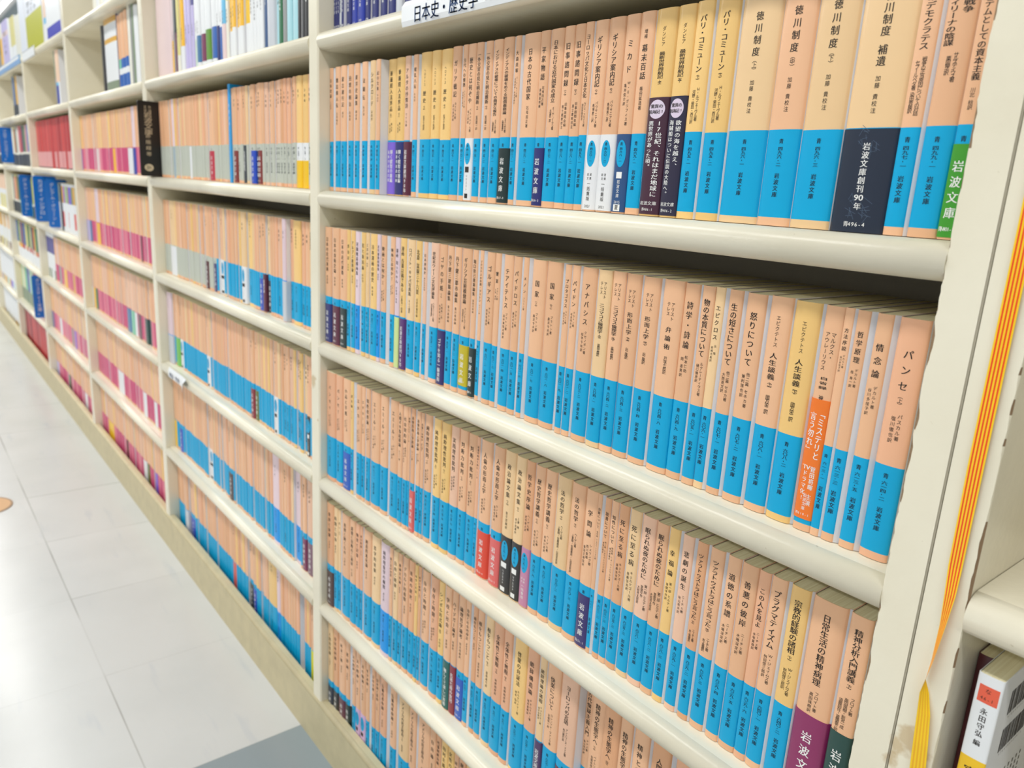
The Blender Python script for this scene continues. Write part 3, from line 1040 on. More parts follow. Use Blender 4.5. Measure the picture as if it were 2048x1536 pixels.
# ------------------------------------------------------------------ farther bays: special books at their places, the rest filled in
FAR = {
    (2, 1): ('g', 'ppppplppkpppspp', '''@300,6.145
285 315 v g bluegrey:blank
490 515 p g white:v:岩波文庫
725 795 p g coral:iw:赤
1035 1082 p g rust:iw:赤
1152 1186 p g slate:v:岩波文庫創刊
1245 1300 p g cobalt:iw:赤
1300 1332 p g slate:iw:赤
1335 1385 p g rust:iw:赤
1800 1872 y w yellow:low
1876 1950 y w yellow:low'''),
    (2, 2): ('b', 'ppplppppsplppop', '''@300,5.12
215 270 l g white:blank
575 606 p g darkred:iw:赤
650 686 p g indigo:iw:赤
705 762 p b white:oval:五〇一-一/リクエスト
940 990 l b white:oval:五〇二-一/リクエスト
995 1052 y b -
1125 1163 p b cobalt:iw:青
1164 1192 p b wine:v:岩波文庫
1195 1240 l b nightblue:iw:青
1390 1428 v b silver:blank
1465 1542 y b -'''),
    (2, 3): ('b', 'opploppypploppp', '''@100,3.79
905 948 v b silver:blank
955 984 p b leaf:blank
986 1012 p b white:oval:五一一-一/リクエスト
1190 1216 p b white:oval:五一二-一/リクエスト
1525 1554 p b crimson:iw:青
1555 1582 p b moss:iw:青
1700 1732 p b white:oval:五一三-一/リクエスト
1950 1977 p b black:oval:五一四-一/リクエスト'''),
    (2, 4): ('b', 'ppplppppplppopp', '''@160,2.56
485 498 p b yellow:blank
510 527 p b cobalt:iw:青
655 682 p b white:oval:五三一-一/リクエスト
763 786 p b brown:iw:青
988 1022 v z -
1098 1132 v b -
1140 1160 p b plumred:iw:青
1163 1194 k b grape:iw:青'''),
    (2, 5): ('b', 'oppoppopppooppp', '''@160,2.56
550 566 p b silver:blank
567 592 p b cobalt:iw:青
786 804 o b salmon:blank
864 885 p b slate:iw:青
888 907 p b cobalt:iw:青
968 1010 y b -
1012 1030 v b -
1186 1206 p b lemon:blank'''),
    (3, 1): ('m', 'plppyplplpp', '''@0,3.2
500 527 p m violet:blank
612 636 p n palepink:blank
722 737 p m amber:blank
818 846 p m white:blank
848 872 v m bookroyal:blank'''),
    (3, 2): ('m', 'pppppyppppp', '''@0,3.2
518 536 p m violet:blank
540 570 k n lav:blank
574 586 p n steelblue:blank
618 641 v m amber:blank
716 728 v m -
900 912 p m maroon:blank'''),
    (3, 3): ('m', 'ppppypkkkkk', '''@0,3.2
580 594 p m white:blank
596 610 p m amber:blank
611 626 p m jade:blank
812 838 k m steelblue:blank
840 860 k m mint:blank
862 878 k m white:blank
882 906 p m wine:blank
928 948 p m forest:blank
950 970 p m nightblue:blank'''),
    (3, 4): ('m', 'kppppppplp', '''@100,3.79
340 440 p m -
515 560 p m white:blank
705 735 p m white:blank
790 815 p m white:blank'''),
    (3, 5): ('m', 'pppppppvpp', '''@160,2.56
145 176 p m yellow:blank
238 246 p m darkred:blank
325 342 p m white:blank
343 358 p m moss:blank
385 400 p m violet:blank'''),
    (4, 3): ('m', 'ppvpppplp', '''@0,3.2
375 392 p m ash:blank
408 430 p m amber:blank
466 480 p m gold:blank'''),
    (4, 4): ('n', 'pylpkpp', '''@0,3.2
332 344 p m dusk:blank
380 396 p m white:blank
458 470 p m ash:blank
476 490 p m violet:blank'''),
    (4, 5): ('m', 'ppplppk', '''@100,3.79
38 72 p m lav:blank
142 160 p m jade:blank
262 285 p m white:blank'''),
}
POOL = '古事記 万葉集 徒然草 方丈記 平家物語 枕草子 更級日記 風姿花伝 奥の細道 蕪村俳句集 日本書紀 今昔物語集 武家義理物語 雨月物語 折たく柴の記 蘭学事始 五輪書 葉隠 文明論之概略 学問のすゝめ 福翁自伝 善の研究 茶の本 武士道 代表的日本人 論語 孟子 荘子 史記列伝 唐詩選'.split()
POOL_N = '五〇一-一 五〇二-三 五〇七-二 五一一-四 五二三-一 五三〇-二 五四一-六 五四四-一'.split()


def bay_x(k): return -W * (k - 1) + UT, -W * (k - 2) - UT


for (bay, row), (foot, tans, txt) in FAR.items():
    z, H = ROW_Z[row], ROW_H[row]
    Zr = z + 0.41 * H
    xa, xb = bay_x(bay)
    sp = []
    for ln in txt.split('\n'):
        if ln[0] == '@':
            x0, s = [float(q) for q in ln[1:].split(',')]
            continue
        l, r, tan, ft, ob = ln.split(' ', 4)
        a, c = x_on(x0 + float(l) / s, 0.0018, Zr), x_on(x0 + float(r) / s, 0.0018, Zr)
        sp.append((max(xa, a), min(xb, c), tan, ft, None if ob == '-' else ob))
    sp.sort()
    x, i, out = xa + 0.0002, 0, []
    sp.append((xb, xb, None, None, None))
    n_tan = 0
    for a, c, tan, ft, ob in sp:
        while a - x > 0.0045:
            t = RND.uniform(0.0075, 0.0135)
            if a - x < 0.021: t = (a - x) if a - x < 0.0135 else (a - x) / 2
            cut = {(2, 2): 0, (2, 5): 0}.get((bay, row))
            f2 = foot
            if (bay, row) == (2, 2) and x_on(300 + 640 / 5.12, 0, Zr) > x: f2 = 'g'
            if foot in 'mn' and RND.random() < 0.35: f2 = 'n' if foot == 'm' else 'm'
            tcode = tans[n_tan % len(tans)] if RND.random() < 0.45 else RND.choice('pppolsyks')
            n_tan += 1
            if (bay, row) == (2, 5) and -0.0125 > x > x_on(160 + 1118 / 2.56, 0, Zr) and x + t < x_on(160 + 1150 / 2.56, 0, Zr):
                x += t                                     # the gap near the end of the lowest row
                continue
            out.append((x, x + t, tcode, f2, None))
            x += t
        if tan:
            if c - a < 0.004: c = a + 0.004
            a = max(a, x)
            c = max(c, a + 0.004)
            c = min(c, xb)
            if c - a > 0.003: out.append((a, c, tan, ft, ob))
            x = max(x, c)
    for i, (a, c, tan, ft, ob) in enumerate(out):
        y = RND.choice((0, 0, 0, 0.0006, 0.001, 0.003))
        if ob and 'silver' in ob: y = -0.004
        BOOKS.append({'bay': bay, 'row': row, 'X': (a + c) / 2, 'y': y, 'z': z, 'T': c - a - 0.00008, 'H': H * RND.uniform(0.995, 1.0), 'tan': tan, 'foot': ft, 'obi_code': ob, 'i': i,
                      'rest': '~%s;;%s' % (RND.choice(POOL), RND.choice(POOL_N))})

# ------------------------------------------------------------------ structure: floor, ceiling
def floor_material():
    m = bpy.data.materials.new('vinyl_tile')
    m.use_nodes = True
    nt = m.node_tree
    L = nt.links.new
    b = nt.nodes['Principled BSDF']
    g = nt.nodes.new('ShaderNodeNewGeometry')
    sep = nt.nodes.new('ShaderNodeSeparateXYZ')
    L(g.outputs['Position'], sep.inputs[0])

    def math_(op, a, c=None, d=None):
        n = nt.nodes.new('ShaderNodeMath')
        n.operation = op
        for i, q in enumerate((a, c, d)):
            if q is None: continue
            if isinstance(q, (int, float)): n.inputs[i].default_value = q
            else: L(q, n.inputs[i])
        return n.outputs[0]
    TS = 0.29
    X, Y = sep.outputs[0], sep.outputs[1]
    tx, ty = math_('DIVIDE', math_('ADD', X, 0.052), TS), math_('DIVIDE', math_('ADD', Y, 0.236), TS)
    fx, fy = math_('FRACT', tx), math_('FRACT', ty)
    ex = math_('MINIMUM', fx, math_('SUBTRACT', 1.0, fx))
    ey = math_('MINIMUM', fy, math_('SUBTRACT', 1.0, fy))
    ix, iy = math_('FLOOR', tx), math_('FLOOR', ty)
    cmb = nt.nodes.new('ShaderNodeCombineXYZ')
    L(ix, cmb.inputs[0])
    L(iy, cmb.inputs[1])
    wn = nt.nodes.new('ShaderNodeTexWhiteNoise')
    wn.noise_dimensions = '2D'
    L(cmb.outputs[0], wn.inputs['Vector'])

    def noise(scale, det, sx=1, sy=1):
        v = nt.nodes.new('ShaderNodeVectorMath')
        v.operation = 'MULTIPLY'
        v.inputs[1].default_value = (sx, sy, 1)
        L(g.outputs['Position'], v.inputs[0])
        n = nt.nodes.new('ShaderNodeTexNoise')
        n.inputs['Scale'].default_value = scale
        n.inputs['Detail'].default_value = det
        n.inputs['Distortion'].default_value = 0.0
        L(v.outputs[0], n.inputs['Vector'])
        return n.outputs[0]

    def rng(src, a, c, lo=0.0, hi=1.0):
        r = nt.nodes.new('ShaderNodeMapRange')
        r.inputs[1].default_value, r.inputs[2].default_value = a, c
        r.inputs[3].default_value, r.inputs[4].default_value = lo, hi
        L(src, r.inputs[0])
        return r.outputs[0]

    def mixc(fac, a, c):
        mx = nt.nodes.new('ShaderNodeMix')
        mx.data_type = 'RGBA'
        L(fac, mx.inputs[0])
        for i, q in ((6, a), (7, c)):
            if isinstance(q, tuple): mx.inputs[i].default_value = (*q, 1)
            else: L(q, mx.inputs[i])
        return mx.outputs[2]
    base = mixc(wn.outputs[0], lin((196, 197, 196)), lin((202, 203, 202)))
    base = mixc(rng(noise(6, 4), 0.4, 0.75, 0, 0.55), base, lin((186, 188, 187)))
    streak = math_('MULTIPLY', rng(noise(7, 3, 0.8, 5), 0.62, 0.74), 0.25)
    base = mixc(streak, base, lin((160, 170, 184)))
    scuff = math_('MULTIPLY', rng(noise(40, 2), 0.80, 0.84), 0.3)
    base = mixc(scuff, base, lin((150, 146, 138)))
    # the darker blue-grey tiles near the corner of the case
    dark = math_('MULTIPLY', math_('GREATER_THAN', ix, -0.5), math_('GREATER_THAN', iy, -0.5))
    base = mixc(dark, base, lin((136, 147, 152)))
    gap = rng(noise(3.2, 2), 0.40, 0.60, 0.15, 1.0)
    near = math_('MULTIPLY_ADD', math_('GREATER_THAN', iy, -0.5), 0.85, 0.15)
    lx = math_('MULTIPLY', rng(ex, 0.0022, 0.0055, 1.0, 0.0), near)
    line = math_('MULTIPLY', math_('MAXIMUM', lx, rng(ey, 0.0022, 0.0055, 1.0, 0.0)), gap)
    base = mixc(math_('MULTIPLY', line, 0.75), base, lin((112, 106, 98)))
    L(base, b.inputs['Base Color'])
    L(rng(noise(5, 2), 0.3, 0.7, 0.20, 0.25), b.inputs['Roughness'])
    bp = nt.nodes.new('ShaderNodeBump')
    bp.inputs['Strength'].default_value = 0.06
    bp.inputs['Distance'].default_value = 0.004
    L(noise(9, 3), bp.inputs['Height'])
    L(bp.outputs[0], b.inputs['Normal'])
    return m


mb = MB()
mb.box(-16, 5, -7, 6, FLOOR_Z - 0.05, FLOOR_Z, floor_material())
tag(mb.build('floor'), kind='structure')
mb = MB()
mb.box(-16, 5, -7, 6, CEIL_Z, CEIL_Z + 0.05, mat('ceiling_panel', (206, 220, 226), 0.8, 0.03, 5))
tag(mb.build('ceiling'), kind='structure')
mb = MB()
mb.box(-16, 5, 5.9, 6, FLOOR_Z, CEIL_Z, mat('store_wall', (226, 226, 220), 0.8, 0.03, 4))
tag(mb.build('wall_back'), kind='structure')
TUBE = bpy.data.materials.new('lit_tube')
TUBE.use_nodes = True
_e = TUBE.node_tree.nodes['Principled BSDF']
_e.inputs['Emission Color'].default_value = (1, 0.99, 0.97, 1)
_e.inputs['Emission Strength'].default_value = 4.0
CASE = mat('lamp_housing', (236, 238, 238), 0.5)
n_l = 0
first_lamp = None
for ly, xs in LIGHT_ROWS:
    for lx in xs:
        n_l += 1
        if first_lamp is None:
            r = empty('ceiling_lamp')
            a = MB()
            a.box(-0.64, 0.64, -0.15, 0.15, -0.03, 0.0, CASE)
            a.build('housing', r)
            t = MB()
            for yy in (-0.06, 0.06):
                pr = [(yy + 0.016 * math.cos(q * math.pi / 6), -0.048 + 0.016 * math.sin(q * math.pi / 6)) for q in range(13)]
                n = len(t.v)
                for xx in (-0.6, 0.6):
                    t.v += [(xx, p[0], p[1]) for p in pr]
                for q in range(12):
                    t.face((n + q, n + q + 1, n + 14 + q, n + 13 + q), TUBE, True)
            t.build('light_tube', r)
            first_lamp = r
            root = r
        else:
            root = first_lamp.copy()
            COL.objects.link(root)
            for ch in first_lamp.children:
                c = ch.copy()
                c.parent = root
                COL.objects.link(c)
        root.location = (lx, ly, CEIL_Z)
        where = {-1.05: 'over the aisle', -3.4: 'over the next aisle', 0.86: 'beyond the low bookcase', -0.12: 'along the front line of the low bookcase'}[ly]
        tag(root, '%s twin-tube fluorescent lamp from the near end, %s' % (ordinal(xs.index(lx) + 1), where), 'ceiling lamp', 'fluorescent ceiling lamps')

# ------------------------------------------------------------------ the long white bookcase
def nose_board(mb, x0, x1, ztop, th, yf, yb, m=PAINT, ends=True):
    """shelf board with a full round nose"""
    r = th / 2
    pr = [(yb, ztop - th)]
    pr += [(yf + r - r * math.sin(q * math.pi / 10), ztop - r - r * math.cos(q * math.pi / 10)) for q in range(11)]
    pr += [(yb, ztop)]
    n, k = len(mb.v), len(pr)
    xs = [x0, x1]
    for xx in xs:
        mb.v += [(xx, p[0], p[1]) for p in pr]
    for q in range(k):
        a, c = q, (q + 1) % k
        mb.face((n + a, n + k + a, n + k + c, n + c), m, 0 < q < k - 1 and q not in (0, k - 2))
    mb.face(tuple(range(n, n + k)), m)
    mb.face(tuple(range(n + 2 * k - 1, n + k - 1, -1)), m)


NB = 6                                                       # bays of the long case
case = empty('bookcase', (0, 0, FLOOR_Z))
tag(case, 'long cream painted bookcase running away down the aisle, six bays of narrow shelves', 'bookcase')


def case_part(mb, name, label=None):
    o = mb.build(name, case, (0, 0, -FLOOR_Z))
    if label: o['label'] = label
    return o


LOW_TOP = ROW_Z[-1]
TALL_TOP = 1.45
for k in range(1, NB + 1):                                   # dividers, the first between the two nearest bays
    xc = -W * k
    zt = TALL_TOP if k <= 2 else LOW_TOP - 0.0215
    mb = MB()
    n = 40
    c = 0.0018
    mb.box(xc - UT, xc + UT, YF + c, DEPTH, FLOOR_Z, zt, PAINT)
    mb.quad((xc - UT + c, YF, FLOOR_Z), (xc + UT - c, YF, FLOOR_Z), (xc + UT - c, YF, zt), (xc - UT + c, YF, zt), PAINT)
    mb.quad((xc - UT, YF + c, FLOOR_Z), (xc - UT + c, YF, FLOOR_Z), (xc - UT + c, YF, zt), (xc - UT, YF + c, zt), PAINT)
    mb.quad((xc + UT - c, YF, FLOOR_Z), (xc + UT, YF + c, FLOOR_Z), (xc + UT, YF + c, zt), (xc + UT - c, YF, zt), PAINT)
    case_part(mb, 'upright') if k > 0 else None
mb = MB()
xc = 0.0
c = 0.0018
mb.box(xc - UT, xc + UT, YF + c, DEPTH, FLOOR_Z, TALL_TOP, PAINT)
mb.quad((xc - UT + c, YF, FLOOR_Z), (xc + UT - c, YF, FLOOR_Z), (xc + UT - c, YF, TALL_TOP), (xc - UT + c, YF, TALL_TOP), PAINT)
mb.quad((xc - UT, YF + c, FLOOR_Z), (xc - UT + c, YF, FLOOR_Z), (xc - UT + c, YF, TALL_TOP), (xc - UT, YF + c, TALL_TOP), PAINT)
mb.quad((xc + UT - c, YF, FLOOR_Z), (xc + UT, YF + c, FLOOR_Z), (xc + UT, YF + c, TALL_TOP), (xc + UT - c, YF, TALL_TOP), PAINT)
case_part(mb, 'upright')
# end panel at the near end: its front edge is chipped along the inside
mb = MB()
xa, xb2 = X_RIGHT, 0.7655
mb.box(xa, xb2, YF + 0.0012, DEPTH, FLOOR_Z, TALL_TOP, PAINT)
rr = random.Random(5)
zs = [FLOOR_Z + i * 0.0032 for i in range(int((0.42 - FLOOR_Z) / 0.0032))] + [TALL_TOP]
jag = []
cur = 0.0
for i in range(len(zs)):
    cur = max(0.0, min(0.0022, cur * 0.86 + rr.uniform(-0.0006, 0.00066)))
    if rr.random() < 0.02: cur = rr.uniform(0.0010, 0.0020)
    jag.append(cur)
n = len(mb.v)
for zz, j in zip(zs, jag):
    mb.v += [(xa + j, YF - 0.0002, zz), (xb2 - 0.0006, YF - 0.0002, zz)]
for i in range(len(zs) - 1):
    a = n + 2 * i
    mb.face((a, a + 1, a + 3, a + 2), PAINT)
n = len(mb.v)
for zz, j in zip(zs, jag):                                   # bare edge under the chipped paint
    mb.v += [(xa - 0.0002, YF + 0.001, zz), (xa + j, YF - 0.0002, zz)]
for i in range(len(zs) - 1):
    a = n + 2 * i
    mb.face((a, a + 1, a + 3, a + 2), RAW if jag[i] > 0.0005 else PAINT)
case_part(mb, 'upright', 'cream end panel with chipped flaking paint along its inner edge')
for k in range(0, NB):
    xa, xb2 = (bay_x(k + 1) if k else (UT, X_RIGHT))
    levels = [0.26, 0.08, -0.1081, -0.2938, -0.4815]
    if k <= 2: levels = [1.22, 0.96, 0.70, 0.438 if k == 2 else 0.452] + levels
    for zt in levels:
        mb = MB()
        nose_board(mb, xa, xb2, zt - 0.0004, 0.0206, YF - 0.0015, DEPTH - 0.008)
        case_part(mb, 'shelf')
    mb = MB()                                                # lowest shelf with its plinth board
    mb.box(xa, xb2, YF + 0.012, DEPTH - 0.008, -0.6852, ROW_Z[5] - 0.0004, PAINT)
    case_part(mb, 'shelf')
mb = MB()
nose_board(mb, -W * NB, -W * 2 - UT, LOW_TOP - 0.0004, 0.021, YF - 0.0015, DEPTH)
case_part(mb, 'top_board')
PLINTH = mat('plinth_board', (200, 187, 150), 0.5, 0.16, 38)
mb = MB()
nose_board(mb, -W * NB, 0.7655, -0.6405, 0.012, YF - 0.003, YF + 0.0115, PLINTH)
mb.box(-W * NB, 0.7655, YF - 0.003, YF + 0.010, FLOOR_Z, -0.6465, PLINTH)
case_part(mb, 'plinth', 'worn yellowish kick board along the floor')
mb = MB()
BACK = mat('back_board', (228, 221, 202), 0.6, 0.05, 6)
mb.box(-W * 3, 0.7655, DEPTH - 0.008, DEPTH, FLOOR_Z, TALL_TOP, BACK)
mb.box(-W * NB, -W * 3, DEPTH - 0.008, DEPTH, FLOOR_Z, LOW_TOP - 0.022, BACK)
case_part(mb, 'back_panel')

# ------------------------------------------------------------------ the next bookcase, cut by the frame
X2 = 0.7660
case2 = empty('bookcase', (X2, 0, FLOOR_Z))
tag(case2, 'cream bookcase with a chipped side panel, butted against the near end of the long bookcase', 'bookcase')


def case2_part(mb, name):
    return mb.build(name, case2, (-X2, 0, -FLOOR_Z))


mb = MB()
mb.box(X2, 0.788, YF + 0.001, DEPTH, FLOOR_Z, TALL_TOP, PAINT)
zs2 = [FLOOR_Z + i * 0.004 for i in range(int((0.42 - FLOOR_Z) / 0.004))] + [TALL_TOP]
n = len(mb.v)
j2 = []
cur = 0.0
for zz in zs2:
    cur = max(0.0, min(0.0012, cur * 0.85 + rr.uniform(-0.0004, 0.00042)))
    j2.append(cur)
    mb.v += [(X2 + 0.0006, YF - 0.0002, zz), (0.788 - cur, YF - 0.0002, zz), (0.7882, YF + 0.001, zz)]
for i in range(len(zs2) - 1):
    a = n + 3 * i
    mb.face((a, a + 1, a + 4, a + 3), PAINT)
    mb.face((a + 1, a + 2, a + 5, a + 4), RAW if j2[i] > 0.0004 else PAINT)
case2_part(mb, 'upright')
mb = MB()
mb.box(1.50, 1.522, YF, DEPTH, FLOOR_Z, TALL_TOP, PAINT)
case2_part(mb, 'upright')
SH2 = [0.32, 0.11, -0.0965, -0.288, -0.478]
for zt in SH2:
    mb = MB()
    nose_board(mb, 0.7884, 1.4998, zt, 0.024, YF - 0.004, DEPTH - 0.008)
    case2_part(mb, 'shelf')
mb = MB()
mb.box(0.788, 1.50, DEPTH - 0.008, DEPTH, FLOOR_Z, TALL_TOP, BACK)
case2_part(mb, 'back_panel')
mb = MB()
mb.box(0.788, 1.50, YF, DEPTH - 0.008, FLOOR_Z, -0.66, PLINTH)
case2_part(mb, 'plinth')

# ------------------------------------------------------------------ paperbacks: specs to meshes
BW = {'violet': 'violet', 'navy': 'navy', 'maroon': 'dark maroon', 'dkgreen': 'dark green', 'white': 'white', 'steel': 'steel-blue', 'plum': 'dark plum', 'ink': 'inky blue', 'nightblue': 'midnight-blue',
      'green': 'grass-green', 'wine': 'wine-red', 'purple': 'purple', 'lime': 'lime-white', 'olive': 'yellow-olive', 'orange': 'orange', 'royal': 'royal-blue', 'salmon': 'salmon', 'red': 'scarlet', 'rose': 'rose-red',
      'black': 'black', 'pink': 'dusty pink', 'indigo': 'indigo', 'magenta': 'magenta', 'forest': 'forest-green', 'brown': 'dark brown', 'teal': 'deep green', 'crimson': 'crimson', 'dpurple': 'dark violet',
      'mauve': 'pale mauve', 'yellow': 'yellow', 'grape': 'mauve-purple', 'lemon': 'lemon', 'coral': 'bright crimson', 'cobalt': 'cobalt', 'slate': 'slate', 'rust': 'brick-red', 'silver': 'grey', 'bluegrey': 'blue-grey',
      'darkred': 'dark red', 'moss': 'moss-green', 'leaf': 'leaf-green', 'plumred': 'plum-red', 'amber': 'amber', 'bookroyal': 'deep blue', 'lav': 'lavender', 'steelblue': 'mid-blue', 'jade': 'jade', 'mint': 'mint', 'palepink': 'pale pink', 'gold': 'gold', 'ash': 'grey', 'dusk': 'dusky blue'}
TW = {'p': 'peach', 'y': 'yellowish', 'k': 'pinkish', 'o': 'deep peach', 'l': 'pale cream', 'v': 'lavender-pink', 's': 'salmon-peach'}
FW = {'w': 'white', 'b': 'blue', 'z': 'bright blue', 'g': 'grey', 'm': 'magenta', 'n': 'pink'}
SHELF = {1: 'second shelf', 2: 'third shelf', 3: 'fourth shelf', 4: 'fifth shelf', 5: 'lowest shelf'}
BAYW = {1: 'nearest bay', 2: 'second bay', 3: 'third bay', 4: 'fourth bay'}

for b in BOOKS:                                              # how large each one shows
    u0, v0, d0 = proj((b['X'] - b['T'] / 2, b['y'], b['z']))
    u1, v1, d1 = proj((b['X'] + b['T'] / 2, b['y'], b['z']))
    u2, v2, d2 = proj((b['X'], b['y'], b['z'] + b['H']))
    vis = 1.0 if max(v0, v2) < 1536 else max(0.15, (1536 - v2) / max(1, v1 - v2))
    b['area'] = abs(u1 - u0) * abs(v1 - v2) * vis * (1.5 if b['obi_code'] else 1.0)
    b['in_view'] = v2 < 1536 + 40 and u1 > 0
far = sorted((b for b in BOOKS if b['bay'] > 1), key=lambda b: -b['area'])
n_near = sum(1 for b in BOOKS if b['bay'] == 1)
chosen = set(id(b) for b in BOOKS if b['bay'] == 1) | set(id(b) for b in far[:max(0, 306 - n_near)])

seqs = {}
for b in BOOKS:
    seqs.setdefault((b['bay'], b['row']), []).append(b)
for key, q in seqs.items():
    q.sort(key=lambda b: b['X'])
    marks = {}
    for i, b in enumerate(q):
        b['i'] = i
        if b['obi_code']:
            marks.setdefault(b['obi_code'].split(':')[0], []).append(i)
    uniq = [(v[0], c) for c, v in marks.items() if len(v) == 1]
    for i, b in enumerate(q):
        desc = TW[b['tan']] + ' paperback'
        if b['obi_code']:
            w_ = BW[b['obi_code'].split(':')[0]]
            desc += ' in %s %s band' % ('an' if w_[0] in 'aio' else 'a', w_)
        elif b['bay'] > 1 or b['i'] % 1:
            desc += ', %s foot' % FW[b['foot']]
        else:
            desc += ', %s foot' % FW[b['foot']]
        best = (i + 1, '%s from left upright' % ordinal(i + 1))
        nrt = len(q) - i
        if nrt < best[0] and key not in ((1, 4), (1, 5)):
            best = (nrt, '%s from right upright' % ordinal(nrt))
        if not b['obi_code']:
            for j, c in uniq:
                d = i - j
                if d and abs(d) < best[0]:
                    best = (abs(d), '%s %s of the %s-banded one' % ('next' if abs(d) == 1 else ordinal(abs(d)), 'right' if d > 0 else 'left', BW[c].replace(' ', '-')))
        t = b['rest'].split(';')[0]
        name = ''
        if t.startswith('!') and b['bay'] == 1:
            name = ' 「%s」' % t[1:].split('^')[-1].replace('|', ' ')
        b['label'] = '%s%s, %s, %s, %s' % (desc, name, best[1], SHELF[b['row']], BAYW[b['bay']])

def finish_spec(b, far_text=False):
    t, author, num = (b['rest'].split(';') + ['', ''])[:3]
    legible = t[0] != '~'
    t = t.lstrip('!~')
    pre = ''
    if '^' in t: pre, t = t.split('^')
    foot = b['foot'] if b['tan'] != 'v' or b['foot'] != 'b' else 'z'
    b['bands'] = std_bands(b['tan'], foot, b['H'], b['i'])
    if b['obi_code']: b['obi'] = obi(b['obi_code'], b['T'], b['H'])
    full_obi = b.get('obi') and b['obi']['z1'] > 0.39
    b['text'] = spine_text(b, t, author, num if not b.get('obi') else num, pre, foot=not full_obi)


for b in BOOKS:
    if id(b) in chosen: finish_spec(b)

# ------------------------------------------------------------------ other books (taller series, hardbacks, picture books)
OTHERS = []


def other(X0, X1, y, z, H, bands, label, name='book', cat='book', D=0.11, text=None, obi_=None, group=None, side=None, rnd=1.0, rot=0.0):
    b = {'X': (X0 + X1) / 2, 'y': y, 'z': z, 'T': X1 - X0 - 0.0001, 'H': H, 'D': D, 'bands': bands, 'label': label, 'name': name, 'cat': cat, 'group': group, 'text': text or [], 'round': rnd, 'rot': rot}
    if side: b['side'] = side
    if obi_: b['obi'] = obi_
    OTHERS.append(b)
    return b


def vjob(s, x, ztop, w, h, pitch, m, bold=False):
    PENDING.append((bold, s))
    return lambda mb, yf: vtext(mb, s, x, ztop, w, h, pitch, m, yf, bold)


def hjob(s, x, z, w, h, pitch, m, bold=False):
    PENDING.append((bold, s))
    return lambda mb, yf: htext(mb, s, x, z, w, h, pitch, m, yf, bold)


def rjob(x0, x1, z0, z1, m):
    return lambda mb, yf: rect(mb, x0, x1, z0, z1, m, lambda x: yf(x) + 0.00005)


def B(n): return band(n)


# top shelf of the nearest bay: dark blue academic paperbacks
Z0 = ROW_Z[0]
row0 = [(110, 166, 'bookblue'), (176, 206, 'bookblue'), (214, 246, 'bookblue'), (254, 286, 'silver'), (288, 345, 'bookblue'), (378, 430, 'bookblue'), (436, 488, 'bookroyal'), (492, 560, 'bookroyal'), (572, 622, 'bookblue'),
        (640, 702, 'bookblue'), (728, 790, 'bookblue'), (808, 878, 'bookblue'), (884, 950, 'silver'), (975, 1040, 'bookblue'), (1055, 1120, 'bookblue'), (1135, 1205, 'bookblue'), (1215, 1290, 'bookblue')]
y = 0.0
pr = UT
for i, (l, r, c) in enumerate(row0):
    zr = Z0 + 0.012
    a, e = x_on(620 + l / 5.12, y + 0.0018, zr), x_on(620 + r / 5.12, y + 0.0018, zr)
    gap = a - pr
    if gap > 0.0012 and i:
        y = min(y + min(0.01, gap * (y - CAM[1]) / (CAM[0] - pr)), 0.02)
        a = pr
    else:
        y = 0.0
        a = max(pr, x_on(620 + l / 5.12, 0.0018, zr))
    e = max(a + 0.005, x_on(620 + r / 5.12, y + 0.0018, zr))
    pr = e
    T = e - a
    tx = [vjob('講談社学術文庫', 0, 0.052, min(0.0042, T * 0.5), 0.004, 0.0046, WHITEINK if c != 'silver' else INK), hjob(str(1200 + 37 * i), 0, 0.0065, 0.003, 0.003, min(0.0017, T / 5), WHITEINK if c != 'silver' else INK),
          vjob(POOL[(i * 7) % len(POOL)], 0, 0.135, min(0.005, T * 0.6), 0.005, 0.006, WHITEINK if c != 'silver' else INK)]
    cw = {'bookblue': 'dark blue', 'bookroyal': 'royal-blue', 'silver': 'silver-grey'}[c]
    other(a, e, y, Z0, 0.149, [(1.0, B(c))], '%s paperback with white spine lettering, %s from the left upright, top shelf, nearest bay' % (cw, ordinal(i + 1)), 'academic_paperback', group='dark blue paperbacks on the top shelf', text=tx)

